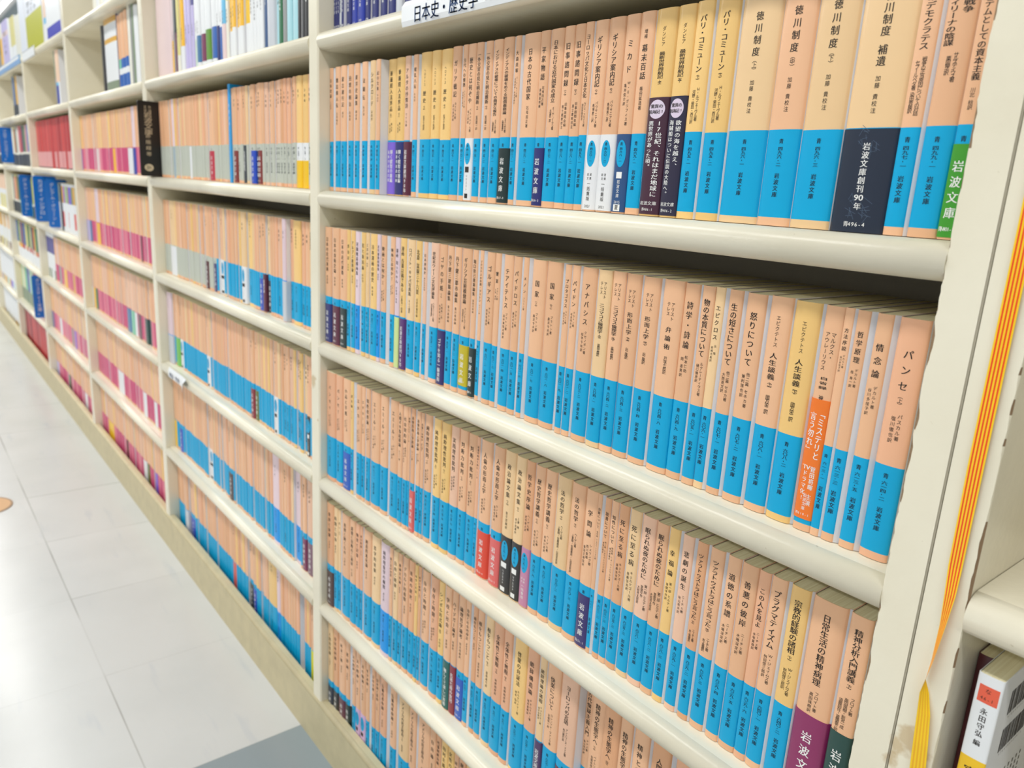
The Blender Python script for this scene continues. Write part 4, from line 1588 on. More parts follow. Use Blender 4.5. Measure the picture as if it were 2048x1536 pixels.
# top shelf of the second bay
WHT = mat('cover_white', (234, 236, 238), 0.4, 0.01, 20, 0.2)
row0b = [(150, 178, [(0.2, 'jade'), (0.28, 'white'), (0.9, 'wheat'), (1, 'palepink')], 'yellow spine with green foot'), (180, 226, [(0.24, 'dpurple'), (0.9, 'wheat'), (1, 'white')], 'yellow spine with purple foot'),
         (234, 396, [(1, 'palepink')], 'wide pale pink slipcase'), (398, 434, [(0.35, 'amber'), (1, 'palepink')], 'pale pink spine with amber foot'), (438, 456, [(1, 'ash')], 'thin grey spine'),
         (458, 480, [(0.4, 'grape'), (1, 'slate')], 'slate and plum spine'), (482, 510, [(0.18, 'ivory'), (0.7, 'wheat'), (1, 'peach')], 'cream and peach spine'), (511, 545, [(0.26, 'white'), (0.9, 'amber'), (1, 'ivory')], 'amber spine with white foot'),
         (548, 576, [(1, 'lav')], 'lavender spine'), (577, 606, [(1, 'lav')], 'lavender spine'), (607, 634, [(1, 'lav')], 'lavender spine'), (635, 660, [(0.6, 'lav'), (1, 'dusk')], 'lavender and dusky blue spine'),
         (666, 694, [(0.28, 'palegreen'), (1, 'white')], 'white spine with pale green foot'), (700, 740, [(0.06, 'white'), (0.30, 'steelblue'), (1, 'white')], 'white spine with steel-blue foot'), (745, 792, [(0.06, 'white'), (0.30, 'plumred'), (1, 'white')], 'white spine with plum foot'),
         (798, 856, [(0.06, 'white'), (0.32, 'grass'), (1, 'white')], 'white spine with green foot'), (862, 914, [(0.06, 'white'), (0.33, 'ocean'), (1, 'white')], 'white spine with blue foot'), (920, 954, [(0.33, 'navy'), (1, 'white')], 'white spine with navy foot'),
         (956, 990, [(0.30, 'ocean'), (1, 'white')], 'white spine with mid-blue foot'), (996, 1036, [(0.32, 'palepink'), (1, 'sky')], 'sky-blue spine with pale pink foot'), (1040, 1066, [(0.5, 'ivory'), (1, 'wheat')], 'cream spine with straw-yellow top'),
         (1068, 1108, [(0.24, 'white'), (1, 'amber')], 'amber spine with white foot'), (1112, 1148, [(0.26, 'white'), (1, 'amber')], 'amber spine with white foot'), (1150, 1190, [(0.26, 'white'), (1, 'amber')], 'amber spine with white foot'),
         (1192, 1238, [(0.25, 'white'), (1, 'amber')], 'amber spine with white foot'), (1242, 1300, [(0.26, 'white'), (1, 'yellow')], 'yellow spine with white foot'), (1304, 1340, [(1, 'white')], 'white spine with small black print'),
         (1342, 1376, [(1, 'white')], 'white spine with small black print'), (1378, 1412, [(1, 'white')], 'white spine with small black print'), (1414, 1455, [(1, 'white')], 'white spine with small black print'), (1458, 1496, [(1, 'steel')], 'dark blue spine'),
         (1500, 1585, [(1, 'silver')], 'wide silver-white spine'), (1590, 1640, [(0.5, 'cyan'), (1, 'white')], 'pale cyan and white spine'), (1644, 1684, [(1, 'jade')], 'dark green spine'), (1688, 1722, [(0.8, 'ash'), (1, 'white')], 'grey and white spine'),
         (1726, 1784, [(1, 'cyan')], 'pale cyan spine'), (1788, 1850, [(1, 'cyan')], 'pale cyan spine'), (1854, 1888, [(0.5, 'black'), (1, 'darkred')], 'dark red and black spine'), (1892, 1928, [(1, 'black')], 'black spine with white lettering'), (1930, 1962, [(1, 'black')], 'black spine with white lettering')]
xa, xb = bay_x(2)
pr = xa
for i, (l, r, bands, d) in enumerate(row0b):
    vv = 500 / 5.69
    a, e = hit(270 + l / 5.69, vv, 0.0015)[0], hit(270 + r / 5.69, vv, 0.0015)[0]
    a, e = max(a, pr), min(max(e, a + 0.004), xb)
    if e - a < 0.003: continue
    pr = e
    T = e - a
    dark = bands[-1][1] in ('black', 'navy', 'darkred', 'jade', 'steel')
    tx = []
    if 0.006 < T < 0.02: tx = [vjob(POOL[(i * 5 + 3) % len(POOL)], 0, 0.075, min(0.004, T * 0.5), 0.004, 0.005, WHITEINK if dark else INK)]
    other(a, e, RND.uniform(0, 0.004), Z0, 0.173 + RND.uniform(-0.004, 0.004), [(h, B(c) if c != 'white' else WHT) for h, c in bands], '%s, %s from left upright, top shelf, second bay' % ('book, ' + d if not d.startswith('wide pale') else d, ordinal(i + 1)),
          'pocket_book', group='mixed books on the top shelf of the second bay', text=tx, D=0.108)

# sparse upper shelves farther off
xr3 = -W - UT
u0s = [(204, 209, [(1, 'black')], 0.15, 'black book standing beside a white and gold picture book, third bay'), (210, 234, [(0.14, 'greygreen'), (0.3, 'white'), (0.62, 'white'), (0.68, 'gold'), (0.86, 'white'), (0.93, 'gold'), (1, 'white')], 0.17, 'white book with gold band and green foot, third bay upper shelf'),
       (235, 238, [(1, 'dpurple')], 0.16, 'thin purple book beside tan paperbacks on the third bay upper shelf')]
for u_l, u_r, bands, H, d in u0s:
    a, e = x_on(u_l, 0.0018, Z0 + 0.03), x_on(u_r, 0.0018, Z0 + 0.03)
    other(a, max(e, a + 0.008), 0.004, Z0, H, [(h, B(c) if c != 'white' else WHT) for h, c in bands], d, 'pocket_book')
a = x_on(238.5, 0, Z0 + 0.03)
e = x_on(257, 0, Z0 + 0.03)
for i in range(5):
    w = (e - a) / 5
    other(a + i * w, a + (i + 1) * w, 0.001 * (i % 2), Z0, 0.149 + 0.001 * i, [(0.20, B('ocean')), (0.28, WHT), (0.41, B('ocean') if i else B('mint')), (1, tanm('p', i))], 'tan book with blue and white foot, %s of five, upper shelf, third bay' % ordinal(i + 1), 'pocket_book', group='tan books with blue and white feet on the third bay upper shelf')
a = e
for i, (c, wd_, d) in enumerate((('ivory', 0.022, 'cream'), ('ash', 0.012, 'dark grey'), ('greygreen', 0.016, 'grey-green'), ('white', 0.03, 'white'))):
    e = min(a + wd_, xr3)
    if e - a > 0.004: other(a, e, 0.002, Z0, 0.165 - 0.004 * i, [(1, B(c) if c != 'white' else WHT)], '%s book near the right upright on the upper shelf, third bay' % d, 'pocket_book')
    a = e
xa, xb = bay_x(4)
for i, (bands, w) in enumerate(([(0.35, 'ocean'), (1, 'peach')], 0.016), ) if False else enumerate((([(0.5, 'ash'), (1, 'greygreen')], 0.02), ([(0.36, 'bookroyal'), (0.42, 'sky'), (1, 'peach')], 0.018), ([(0.36, 'bookroyal'), (0.42, 'sky'), (1, 'peach')], 0.016), ([(0.42, 'white'), (1, 'peach')], 0.016))):
    a = x_on(111, -0.004, Z0 + 0.04) + sum((0.0, 0.02, 0.018, 0.016)[:i + 1])
    other(a, a + w, -0.004, Z0, 0.149, [(h, B(c) if c != 'white' else WHT) for h, c in bands], ('grey-green book' if i == 0 else 'tan book with %s foot' % ('blue' if i < 3 else 'white')) + ', %s in the short row on the upper shelf, fourth bay' % ordinal(i + 1), 'pocket_book')
xa, xb = bay_x(5)
for i, c in enumerate(('ash', 'steelblue', 'dusk', 'greygreen', 'gold')):
    a = x_on(27, 0.0, Z0 + 0.04) + i * 0.022
    other(a, a + 0.0215, 0.0, Z0, 0.15 - 0.006 * (i % 3), [(0.3, B('slate')), (1, B(c))], '%s book, %s in the short row on the upper shelf, fifth bay' % (BW.get(c, c).replace('greygreen', 'grey-green'), ordinal(i + 1)), 'pocket_book')
# on top of the low part
ZT = LOW_TOP
PW = mat('cover_paleblue', (226, 230, 240), 0.4, 0.01, 20, 0.2)
big = [(41, 53, [(1, PW)], 0.24, 'tall plain white book'), (53.5, 87, [(0.50, B('chart')), (1, PW)], 0.235, 'big white book with lime-yellow lower cover'), (88, 92.5, [(0.25, WHT), (0.32, B('sky')), (1, B('peach'))], 0.235, 'peach book with white and sky-blue foot'), (93, 121, [(0.18, B('ultra')), (1, WHT)], 0.235, 'big white book with ultramarine lower cover')]
for u_l, u_r, bands, H, d in big:
    v0 = 108 - (u_l - 42) * 0.6
    a, e = hit(u_l, v0 - 20, 0.0)[0], hit(u_r, v0 - 20, 0.0)[0]
    T = e - a
    tx = []
    if 'lime' in d: tx = [hjob('学びの', 0.0, 0.150, T * 0.22, 0.02, T * 0.24, INK), hjob('めぐみ', -T * 0.05, 0.130, T * 0.16, 0.016, T * 0.2, INK)]
    if 'ultra' in d: tx = [vjob('歴史', T * 0.2, 0.28, T * 0.2, 0.02, 0.022, INK)]
    other(a, min(e, -W * 2 - UT), 0.0, ZT, H, bands, d + ' standing on the low bookcase top', 'picture_book', text=tx, D=0.14, rnd=0.4)
xa, xb = bay_x(5)
for i, (l, r, bands, H) in enumerate([(0, 4, [(0.7, 'amber'), (1, 'ivory')], 0.178), (4.5, 16, [(0.68, 'lav'), (0.78, 'palepink'), (1, 'lav')], 0.176), (16.5, 20, [(1, 'white')], 0.168), (20.5, 29, [(0.4, 'white'), (1, 'wheat')], 0.164), (29.5, 40, [(1, 'ivory')], 0.152)]):
    a, e = hit(l, 95 - l * 0.9, 0.0)[0], hit(r, 95 - r * 0.9, 0.0)[0]
    other(a, e, 0.0, ZT, H, [(h, B(c) if c != 'white' else WHT) for h, c in bands], '%s book, %s along the fifth bay on the low bookcase top' % (('amber and cream', 'pale lavender', 'thin white', 'straw-yellow and white', 'ivory')[i], ordinal(i + 1)), 'picture_book', D=0.13, rnd=0.4, text=[vjob('暮しの本', 0, H * 0.8, (e - a) * 0.3, 0.016, 0.022, INK)] if i in (1,) else [])
# white books high up in the third bay
a = x_on(160, 0.002, 0.47)
for i in range(4):
    e = a + 0.036
    if e < xr3: other(a, e - 0.001, 0.03, 0.438, 0.2, [(1, WHT if i % 2 else B('ivory'))], '%s book high up in the third bay, %s of four' % ('white' if i % 2 else 'ivory', ordinal(i + 1)), 'picture_book')
    a = e

# right-hand bookcase: one pocket novel and the dark book behind it
TR = 0.0128
nv = other(0.7972, 0.7972 + TR, -0.012, -0.288, 0.1485, [(0.665, B('yellow')), (1, WHT)], 'white pocket novel with yellow lower spine, alone under the shelf of the chipped bookcase', 'pocket_novel', D=0.106, rnd=0.5, side=mat('novel_cover', (214, 216, 220), 0.35, 0.01, 20, 0.2),
           text=[rjob(-TR * 0.36, TR * 0.40, 0.1325, 0.1425, mat('band_tag_red', (232, 98, 70), 0.4)), hjob('な', 0, 0.1397, 0.003, 0.003, 0.003, INK), hjob('46-1', 0, 0.1352, 0.0026, 0.0026, 0.0017, INK), vjob('永田守弘', 0, 0.1300, 0.0038, 0.0040, 0.0045, INK, True), vjob('編', 0, 0.1112, 0.0036, 0.0036, 0.005, INK, True),
                 vjob('官能小説', 0, 0.0945, 0.0068, 0.0062, 0.0078, INK, True), vjob('「絶頂」', 0, 0.060, 0.0060, 0.0055, 0.007, INK, True)])
PENDING.append((False, '9784480429810ISBNC0195'))


def novel_back(mb, yf):
    """barcodes and small print on the back cover"""
    x = TR / 2 + 0.00005
    r7 = random.Random(7)
    for z0, z1 in ((0.1225, 0.1375), (0.0985, 0.1135)):
        yy = 0.016
        while yy < 0.055:
            w = r7.choice((0.0004, 0.0007, 0.0011))
            mb.quad((x, yy, z0), (x, yy + w, z0), (x, yy + w, z1), (x, yy, z1), INK)
            yy += w + r7.choice((0.0004, 0.0006, 0.0009))
        htext(mb, '9784480429810', 0.035, z0 - 0.002, 0.0022, 0.0022, 0.0027, INK, lambda q: x, axis='y')
    for c in range(6):
        for q in range(9):
            z1 = 0.080 - q * 0.004
            mb.quad((x, 0.03 + c * 0.006, z1 - 0.0026), (x, 0.0322 + c * 0.006, z1 - 0.0026), (x, 0.0322 + c * 0.006, z1), (x, 0.03 + c * 0.006, z1), mat('small_print', (120, 118, 116), 0.6))


nv['text'].append(novel_back)
other(0.7885, 0.7970, 0.012, -0.288, 0.146, [(1, B('darkred'))], 'dark maroon book squeezed between the chipped side panel and the white pocket novel', 'pocket_novel')

# red and other series in the farther bays go to the mass of small books
FARMASS = [b for b in BOOKS if id(b) not in chosen]


def mass(bay, row, xa, xb, kinds, tw=(0.010, 0.015), H=None):
    x = xa
    while x < xb - 0.004:
        t = min(RND.uniform(*tw), xb - x)
        bands, hh = RND.choice(kinds)
        FARMASS.append({'X': x + t / 2, 'y': RND.choice((0, 0.001, 0.002)), 'z': ROW_Z[row], 'T': t - 0.0001, 'H': (H or ROW_H[row]) * hh, 'bands': [(h, B(c) if c in BAND and c != 'white' else WHT if c == 'white' else c) for h, c in bands], 'obi': None})
        x += t


xa, xb = bay_x(4)
mass(4, 1, xa + 0.001, xb, [([(0.02, 'slate'), (0.34, 'blush'), (1, c)], h) for c, h in (('cherry', 1.0), ('brick', 0.995), ('poppy', 1.0), ('cherry', 0.99), ('poppy', 0.997), ('brick', 1.0))] + [([(0.3, 'cherry'), (1, 'cherry')], 1.0)], (0.017, 0.021), 0.150)
xs = xa + 0.30
mass(4, 2, xs, xs + 0.06, [([(0.62, 'blush'), (1, 'greygreen')], 1.0), ([(0.6, 'ivory'), (1, 'greygreen')], 1.0)])
mass(4, 2, xs + 0.06, xs + 0.10, [([(1, 'slate')], 1.0), ([(0.6, 'white'), (1, 'dusk')], 1.0)])
mass(4, 2, xs + 0.10, xb, [([(0.6, 'white'), (0.94, c), (1, 'white')], 1.0) for c in ('greygreen', 'gold', 'cherry', 'violet', 'mint')] + [([(0.1, 'white'), (0.42, 'red'), (0.6, 'white'), (0.95, 'gold'), (1, 'white')], 1.0)])
mass(4, 3, xa + 0.001, xa + 0.16, [([(0.55, 'white'), (0.9, 'dusk'), (1, 'white')], 1.06), ([(0.2, 'greygreen'), (0.55, 'white'), (0.9, 'dusk'), (1, 'white')], 1.06)], (0.016, 0.024))
FARMASS[:] = [b for b in FARMASS if not (b.get('bay') == 4 and b.get('row') == 3 and b['X'] < xa + 0.165)]
xa, xb = bay_x(5)
mix = [([(0.3, 'slate'), (0.35, 'ivory'), (1, c)], hh) for c in ('grape', 'wheat', 'greygreen', 'blush', 'jade', 'ocean', 'ivory', 'cherry', 'lemon') for hh in (0.98, 1.04)]
mass(5, 1, xa + 0.14, xb, mix + [([(0.2, 'wheat'), (1, 'wheat')], 1.02)] * 4, (0.02, 0.05))
mass(5, 2, xa + 0.001, xb, mix + [([(0.4, 'mint'), (1, 'slate')], 1.0)] * 3, (0.014, 0.03))
mass(5, 3, xa + 0.001, xb, [([(0.28, 'white'), (0.4, d2), (1, c)], 1.0) for c in ('lemon', 'ocean', 'jade', 'cherry', 'wheat', 'dusk') for d2 in ('cherry', 'amber', 'ivory')], (0.022, 0.034))
mass(5, 4, xa + 0.001, xa + 0.36, [([(0.35, 'greygreen'), (1, c)], 1.0) for c in ('wheat', 'mint', 'dusk', 'ivory', 'ocean')], (0.02, 0.03))
mass(5, 4, xa + 0.36, xb, [([(1, 'cherry')], 1.0), ([(0.3, 'blush'), (1, 'cherry')], 1.0)], (0.017, 0.022))
mass(5, 5, xa + 0.001, xb, [([(0.04, 'blush'), (1, 'cherry')], 1.0), ([(1, 'crimson')], 1.0), ([(1, 'cherry')], 1.0)], (0.017, 0.022))
xa, xb = bay_x(6)
mass(6, 1, xa, xb, mix, (0.02, 0.04))
mass(6, 2, xa, xb, [([(0.55, 'white'), (1, 'peach')], 1.0), ([(0.4, 'wheat'), (0.55, 'white'), (1, 'peach')], 1.0)], (0.02, 0.03))
mass(6, 3, xa, xb, [([(0.25, 'wheat'), (0.6, 'white'), (1, 'gold')], 1.0), ([(0.2, 'grape'), (0.6, 'white'), (1, 'peach')], 1.0), ([(1, 'ivory')], 1.0)], (0.02, 0.03))
mass(6, 4, xa, xb, [([(0.2, c), (1, 'white')], 1.0) for c in ('wheat', 'violet', 'cyan', 'gold', 'white')], (0.02, 0.03))
mass(6, 5, xa, xb, [([(0.15, c), (1, 'white')], 1.0) for c in ('wheat', 'white', 'white', 'gold')], (0.02, 0.03))

# ------------------------------------------------------------------ cards, dividers, tape: lettering needed first
SIGN = [('アガサ・クリスティー', 'アガサ'), ('ジョン・ル・カレ', ''), ('カズオ・イシグロ', ''), ('グレアム・グリーン', ''), ('クリスティー文庫', '')]
for s_, _ in SIGN: PENDING.append((True, s_))
PENDING.append((True, '岩波文庫日本史・歴史学コーナー政治社会外国文学赤版'))
PENDING.append((False, '岩波文庫外国文学赤版緑帯ハヤカワ早川書房'))
need(PENDING)

for b in BOOKS:
    if id(b) not in chosen: continue
    cov, pg, ob = book_parts(b)
    o = cov.build('paperback_book')
    o.location = (b['X'], b['y'], b['z'])
    tag(o, b['label'], 'book', 'paperbacks on the %s of the %s' % (SHELF[b['row']], BAYW[b['bay']]))
    pg.build('page_block', o)
    if ob:
        q = ob.build('paper_band', o)
        q['label'] = '%s paper band' % BW[b['obi_code'].split(':')[0]]
for b in OTHERS:
    cov, pg, ob = book_parts(b)
    o = cov.build(b['name'])
    o.location = (b['X'], b['y'], b['z'])
    tag(o, b['label'], b['cat'], b['group'])
    pg.build('page_block', o)

# the hundreds of small spines farther down the aisle: one mass
mm = MB()
for b in FARMASS:
    if b.get('row') and 'bands' not in b:
        if not b['in_view']: continue
        b['bands'] = std_bands(b['tan'], 'z' if b['tan'] == 'v' and b['foot'] == 'b' else b['foot'], b['H'], b['i'])
        if b['obi_code']:
            c = b['obi_code'].split(':')[0]
            top = 0.40 if 'blank' in b['obi_code'] or 'v' in b['obi_code'].split(':')[1:2] else 0.345
            b['bands'] = [(0.01, b['bands'][0][1]), (top, B(c)), (0.41, b['bands'][1][1]), (1.0, b['bands'][2][1])]
            if c == 'silver': b['bands'] = [(1.0, B('silver'))]
    T, H = b['T'], b['H']
    d = min(0.0028, 0.16 * T)
    fy = bulge_fn(T, d)
    pf = [(b['X'] + T / 2 * t, b['y'] + fy(T / 2 * t)) for t in (-1, -0.92, -0.6, 0, 0.6, 0.92, 1)]
    fl = [(b['X'] - T / 2, 0.106)] + pf + [(b['X'] + T / 2, 0.106)]
    ns = len(fl) - 1
    mm.strips(fl, [b['z']] + [b['z'] + h * H for h, _ in b['bands']], [[SIDE] + [m] * (ns - 2) + [SIDE] for _, m in b['bands']])
    mm.loop([(x, y, b['z'] + H) for x, y in fl], PAGES)
tag(mm.build('paperback_books'), 'many small book spines in the farther bays of the long bookcase', 'books', kind='stuff')

# ------------------------------------------------------------------ signs and cards on the case
PLATE = mat('plate_blue', (0, 108, 200), 0.3, 0.03, 10, 0.3)
BLACKP = mat('plate_black', (20, 18, 18), 0.35)
GOLDINK = mat('ink_gold', (206, 188, 156), 0.5)


def rounded(x0, x1, z0, z1, r, n=5):
    pts = []
    for cx, cz, a0 in ((x1 - r, z0 + r, -90), (x1 - r, z1 - r, 0), (x0 + r, z1 - r, 90), (x0 + r, z0 + r, 180)):
        for i in range(n + 1):
            a = math.radians(a0 + 90 * i / n)
            pts.append((cx + r * math.cos(a), cz + r * math.sin(a)))
    return pts


def plate(mb, x0, x1, y0, y1, z0, z1, r, m):
    """slab with rounded corners, face towards the aisle at y0"""
    pts = rounded(x0, x1, z0, z1, r)
    k, n = len(pts), len(mb.v)
    mb.v += [(p[0], y0, p[1]) for p in pts] + [(p[0], y1, p[1]) for p in pts]
    mb.face(tuple(n + i for i in range(k)), m)
    mb.face(tuple(n + k + i for i in range(k))[::-1], m)
    for i in range(k):
        j = (i + 1) % k
        mb.face((n + j, n + i, n + k + i, n + k + j), m)


def fin_at(u0, u1, v0, v1):
    """a plate standing out from the spines, square to the shelf: X, how far out, foot and top"""
    X = hit(u1, (v0 + v1) / 2, -0.002)[0]
    lo, hi = 0.0, 0.3
    zc = hit(u1, (v0 + v1) / 2, -0.002)[2]
    for _ in range(40):
        m = (lo + hi) / 2
        if proj((X, -m, zc))[0] > u0: lo = m
        else: hi = m
    um = (u0 + u1) / 2
    ym = -lo / 2
    return X, lo, hit(um, v1, ym)[2], hit(um, v0, ym)[2]


def fin(mb, L, back, h, r, m, th=0.0016):
    """rounded plate in the y-z plane, outer edge at y = -L"""
    pts = rounded(-L, back, 0, h, r)
    k, n = len(pts), len(mb.v)
    mb.v += [(th / 2, p[0], p[1]) for p in pts] + [(-th / 2, p[0], p[1]) for p in pts]
    mb.face(tuple(n + i for i in range(k)), m)
    mb.face(tuple(n + k + i for i in range(k))[::-1], m)
    for i in range(k):
        j = (i + 1) % k
        mb.face((n + j, n + i, n + k + i, n + k + j), m)


def side_text(mb, t, yc, ztop, w, h, pitch, m, x, bold=False):
    """vertical lettering on the plate's near face"""
    z = ztop
    for ch in t:
        n = len(mb.v)
        vs, fs = GLY.get((bold, ch), ((), ()))
        for a, b in vs:
            a, b = a - 0.5, b - 0.38
            if ch in ROT: a, b = b, -a
            mb.v.append((x, yc + a * w, z - pitch / 2 + b * h))
        kk = mb.mi(m)
        for f in fs:
            mb.f.append(tuple(n + q for q in f))
            mb.m.append(kk)
            mb.smooth.append(False)
        z -= pitch


def divider(u0, v0, u1, v1, text, label):
    X, L, zb_, zt = fin_at(u0, u1, v0, v1)
    h = zt - zb_
    mb = MB()
    fin(mb, L, 0.03, h, 0.008, PLATE)
    pt = min(0.019, h * 0.78 / len(text))
    side_text(mb, text, -L * 0.46, h * 0.93, min(L * 0.42, pt * 3), pt, pt, WHITEINK, 0.0012, True)
    side_text(mb, '早川', -L * 0.62, h * 0.09, L * 0.16, 0.007, 0.0001, WHITEINK, 0.0012)
    o = mb.build('author_divider', None, (X, 0, zb_))
    return tag(o, label, 'index divider', 'blue author dividers')


divider(68, 352, 93.5, 441, 'カズオ・イシグロ', 'blue index plate with white lettering, nearest the upright, third shelf, fourth bay')
divider(94.5, 359, 114.5, 453, 'グレアム・グリーン', 'blue index plate with white lettering, beside grey-green books, third shelf, fourth bay')
divider(40.5, 350, 60, 431, 'ジョン・ル・カレ', 'blue index plate with white lettering, end of the third shelf, fifth bay')
divider(0, 254, 20, 325, 'アガサ・クリスティー', 'blue index plate with white lettering beside yellow book, second shelf, fifth bay')
divider(66, 553, 86, 631, 'クリスティー文庫', 'blue index plate with white lettering over red books near the floor, fifth bay')

# the black index plate in front of the divider between the second and third bays
X, L, zb_, zt = fin_at(278, 306, 202, 349)
X = -0.7462
lo, hi = 0.0, 0.2
for _ in range(40):
    m = (lo + hi) / 2
    if proj((X, -m, 0.15))[0] > 278: lo = m
    else: hi = m
L = lo
zb_, zt = 0.0805, 0.0805 + (zt - zb_)
h = zt - zb_
mb = MB()
fin(mb, L, 0.06, h, 0.003, BLACKP, 0.004)
xf = 0.0023
side_text(mb, '外国', -L * 0.42, h * 0.945, L * 0.15, 0.0066, 0.0070, GOLDINK, xf)
side_text(mb, '文学', -L * 0.64, h * 0.945, L * 0.15, 0.0066, 0.0070, GOLDINK, xf)
side_text(mb, '岩波文庫', -L * 0.53, h * 0.855, L * 0.42, 0.0112, 0.0104, GOLDINK, xf, True)
side_text(mb, '赤版緑帯', -L * 0.57, h * 0.58, L * 0.27, 0.0085, 0.0112, GOLDINK, xf)
n = len(mb.v)
mb.v += [(xf, -L * 0.60 + L * 0.22 * math.cos(q * math.pi / 12), h * 0.115 + 0.0068 * math.sin(q * math.pi / 12)) for q in range(24)]
mb.face(tuple(range(n, n + 24)), GOLDINK)
for q in range(3):                                           # the round emblem: plain dark strokes
    y0_ = -L * 0.60 - L * 0.10 + q * L * 0.075
    mb.quad((xf + 0.0001, y0_, h * 0.115 - 0.004 + 0.001 * q), (xf + 0.0001, y0_ + L * 0.03, h * 0.115 - 0.004 + 0.001 * q), (xf + 0.0001, y0_ + L * 0.03, h * 0.115 + 0.0045 - 0.001 * q), (xf + 0.0001, y0_, h * 0.115 + 0.0045 - 0.001 * q), BLACKP)
o = mb.build('index_plate', None, (X, 0, zb_))
tag(o, 'black index plate with pale lettering and round emblem, beside grey-footed books, second bay', 'index divider')

# bright blue plastic card standing among the grey-footed books
mb = MB()
zr = ROW_Z[1]
a, c = x_on(300 + 948 / 6.145, -0.004, zr + 0.06), x_on(300 + 976 / 6.145, -0.004, zr + 0.06)
cw_ = 0.009
plate(mb, -cw_ / 2, cw_ / 2, 0.0, 0.10, 0, 0.147, 0.0005, mat('plate_sky', (26, 160, 232), 0.3, 0.02, 20, 0.3))
vtext(mb, '外国文学', 0, 0.12, cw_ * 0.5, 0.006, 0.009, WHITEINK, lambda x: -0.0002)
o = mb.build('index_card', None, ((a + c) / 2, -0.001, zr))
tag(o, 'bright blue plastic index card standing among grey-footed tan paperbacks, second bay', 'index divider')

# shelf labels
PAPERW = mat('label_paper', (238, 240, 242), 0.4, 0.01, 20, 0.2)
BLUEINK = mat('ink_label_blue', (66, 98, 150), 0.5)
REDINK = mat('ink_label_red', (226, 110, 108), 0.5)
mb = MB()
xl, xr_, zl, zh = 0.2075, 0.470, 0.2405, 0.2625
yl = YF - 0.0030
pts = [(yl + 0.004, 0.2640), (yl, 0.2585), (yl, 0.2450), (yl + 0.0012, 0.2405)]
for (ya, za), (yb3, zb3) in zip(pts, pts[1:]):
    mb.quad((0, ya, zb3 - 0.24 if False else za - 0.24), (0, yb3, zb3 - 0.24), (xr_ - xl, yb3, zb3 - 0.24), (xr_ - xl, ya, za - 0.24), PAPERW)
for (ya, za), (yb3, zb3) in zip(pts, pts[1:]):
    mb.quad((0, ya + 0.0004, za - 0.24), (xr_ - xl, ya + 0.0004, za - 0.24), (xr_ - xl, yb3 + 0.0004, zb3 - 0.24), (0, yb3 + 0.0004, zb3 - 0.24), PAPERW)
yfl = lambda x: yl - 0.0003
htext(mb, '日本史・歴史学', 0.0745, 0.0092, 0.0150, 0.0158, 0.0150, BLUEINK, yfl, True)
htext(mb, 'コーナー', 0.160, 0.0100, 0.0115, 0.0125, 0.0125, REDINK, yfl, True)
o = mb.build('shelf_label', None, (xl, 0, 0.24))
tag(o, 'long white paper label with blue and red lettering on the top shelf edge, nearest bay', 'shelf label')

mb = MB()
lx0, lx1 = x_on(336, YF - 0.004, ROW_Z[3] - 0.01), x_on(372, YF - 0.004, ROW_Z[3] - 0.01)
Lw = lx1 - lx0
n = 8
rows_ = []
for i in range(n + 1):
    t = i / n
    curl = 0.010 * max(0, t - 0.72) ** 1.2 * 3
    x = Lw * t
    rows_.append([(x, -0.0005 - curl * 0.4, 0.003), (x, -0.0030 - curl, -0.004), (x, -0.0030 - curl * 1.3, -0.016 - curl * 0.8)])
for i in range(n):
    for j in range(2):
        a4, b4, c4, d4 = rows_[i][j + 1], rows_[i + 1][j + 1], rows_[i + 1][j], rows_[i][j]
        mb.quad(a4, b4, c4, d4, PAPERW)
        mb.quad(*[(p[0], p[1] + 0.0004, p[2]) for p in (d4, c4, b4, a4)], PAPERW)
htext(mb, '政治・社会', Lw * 0.36, -0.0095, Lw * 0.11, 0.010, Lw * 0.115, BLUEINK, lambda x: -0.0034, True)
o = mb.build('shelf_label', None, (lx0, YF - 0.0005, ROW_Z[3]))
tag(o, 'small curling white paper label on the fourth shelf edge, second bay', 'shelf label')

mb = MB()
a, c = hit(44, 106, YF - 0.004)[0], hit(67.5, 95, YF - 0.004)[0]
mb.box(0, c - a, -0.0035, -0.0015, -0.026, 0.004, mat('clear_holder', (230, 230, 226), 0.15, 0, 1, 0.5))
mb.box(0.002, c - a - 0.006, -0.0041, -0.0035, -0.023, 0.001, PAPERW)
o = mb.build('label_holder', None, (a, YF - 0.0005, LOW_TOP))
tag(o, 'clear plastic label holder clipped to the low bookcase top, fourth bay', 'label holder')
mb = MB()
xa, xb = bay_x(5)
mb.box(0, xb - xa - 0.002, -0.0035, 0.0, -0.021, 0.006, mat('strip_skyblue', (128, 176, 226), 0.3, 0.03, 10, 0.3))
mb.box(0.01, xb - xa - 0.012, -0.0040, -0.0035, -0.006, 0.003, PAPERW)
o = mb.build('edge_strip', None, (xa + 0.001, YF - 0.0008, LOW_TOP))
tag(o, 'pale blue plastic edge strip along the low bookcase top, fifth bay', 'shelf label')

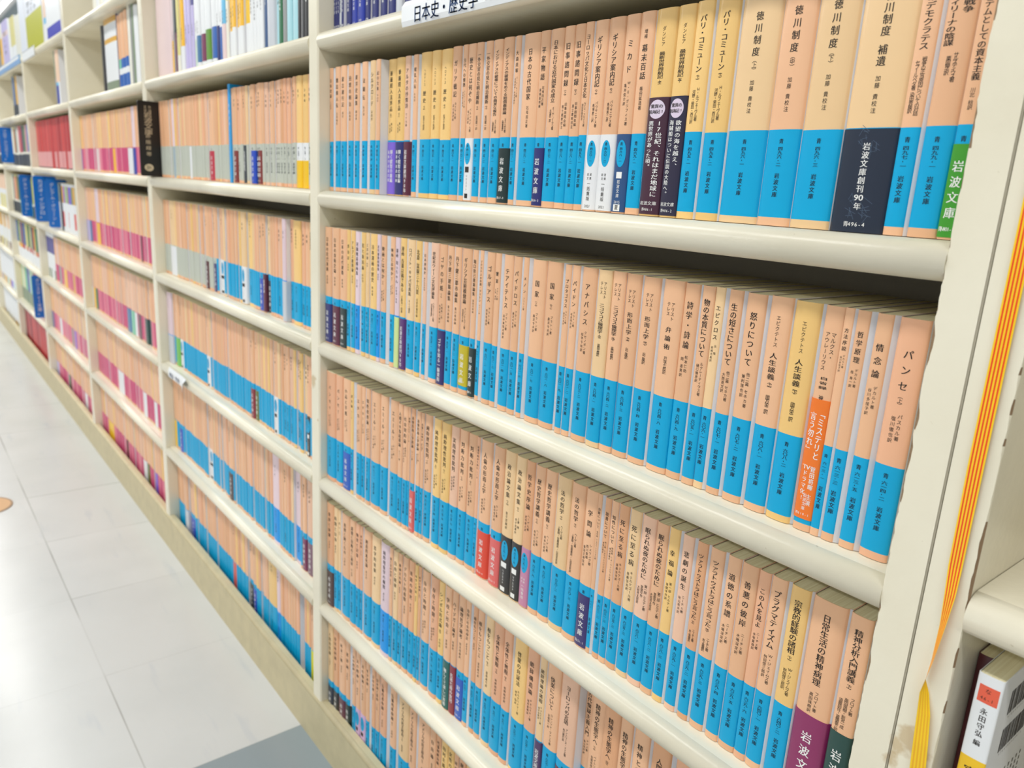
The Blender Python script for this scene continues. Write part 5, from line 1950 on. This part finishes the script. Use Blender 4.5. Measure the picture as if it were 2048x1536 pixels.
# striped plastic tape hanging down the second bookcase
YEL, RED_, AMB = mat('tape_yellow', (250, 206, 30), 0.35), mat('tape_red', (236, 62, 26), 0.35), mat('tape_amber', (240, 176, 24), 0.35)
mb = MB()
yt = YF - 0.0018
key = [(0.42, 0.7748, 0.7826, 0.0), (0.10, 0.7741, 0.7818, 0.0), (-0.03, 0.7747, 0.7822, 0.0), (-0.085, 0.7757, 0.7824, 0.0), (-0.100, 0.7770, 0.7826, 0.0005), (-0.1185, 0.7777, 0.7812, 0.0018), (-0.140, 0.7772, 0.7792, 0.0030), (-0.153, 0.7764, 0.7772, 0.0030),
       (-0.160, 0.7796, 0.7760, 0.0026), (-0.172, 0.7828, 0.7764, 0.0010), (-0.190, 0.7850, 0.7774, 0.0004), (-0.21, 0.7866, 0.7782, 0.0), (-0.32, 0.7862, 0.7786, 0.0), (-0.55, 0.7868, 0.7790, 0.0)]
NS = 9
for side_ in (0, 1):
    for (z0, l0, r0, t0), (z1, l1, r1, t1) in zip(key, key[1:]):
        for i in range(NS):
            f0, f1 = i / NS, (i + 1) / NS
            flipped = r1 < l1 or r0 < l0
            m = (RED_ if i % 2 else YEL) if not flipped else (AMB if i % 2 else YEL)
            q = []
            for f, z, l, r_, t in ((f0, z0, l0, r0, t0), (f1, z0, l0, r0, t0), (f1, z1, l1, r1, t1), (f0, z1, l1, r1, t1)):
                q.append((l + (r_ - l) * f, yt - t * (f - 0.5) * 1.2 - 0.0012 * (t > 0) - (0.0002 if side_ else 0), z))
            mb.quad(*(q if side_ else q[::-1]), m)
o = mb.build('striped_tape')
for v in o.data.vertices: v.co.z += 0.55
o.location.z = -0.55
tag(o, 'twisted red and yellow striped plastic tape hanging down the chipped side panel', 'tape')

# round tan marker stuck on the floor
P0 = None
a_, b_ = (17 - 1024) / F_PX, (768 - 1016) / F_PX
d_ = [M_R[i] * a_ + M_U[i] * b_ + M_F[i] for i in range(3)]
t_ = (FLOOR_Z + 0.001 - CAM[2]) / d_[2]
tip = [CAM[i] + d_[i] * t_ for i in range(3)]
mb = MB()
R0 = 0.06
for r0, r1, m in ((0.0, 0.92, mat('marker_tan', (200, 158, 112), 0.5, 0.05, 30)), (0.92, 1.0, mat('marker_rim', (150, 120, 86), 0.5))):
    k = 40
    for i in range(k):
        p, q = 2 * math.pi * i / k, 2 * math.pi * (i + 1) / k
        mb.quad((R0 * r0 * math.cos(p), R0 * r0 * math.sin(p), 0.0012), (R0 * r1 * math.cos(p), R0 * r1 * math.sin(p), 0.0012), (R0 * r1 * math.cos(q), R0 * r1 * math.sin(q), 0.0012), (R0 * r0 * math.cos(q), R0 * r0 * math.sin(q), 0.0012), m)
k = 40
for i in range(k):
    p, q = 2 * math.pi * i / k, 2 * math.pi * (i + 1) / k
    mb.quad((R0 * math.cos(p), R0 * math.sin(p), 0), (R0 * math.cos(q), R0 * math.sin(q), 0), (R0 * math.cos(q), R0 * math.sin(q), 0.0012), (R0 * math.cos(p), R0 * math.sin(p), 0.0012), MATS['marker_rim'])
o = mb.build('floor_marker', None, (tip[0] - R0 * 0.62, tip[1] - R0 * 0.78, FLOOR_Z + 0.0002))
tag(o, 'round tan marker disc stuck on the shiny floor in the aisle', 'floor marker')
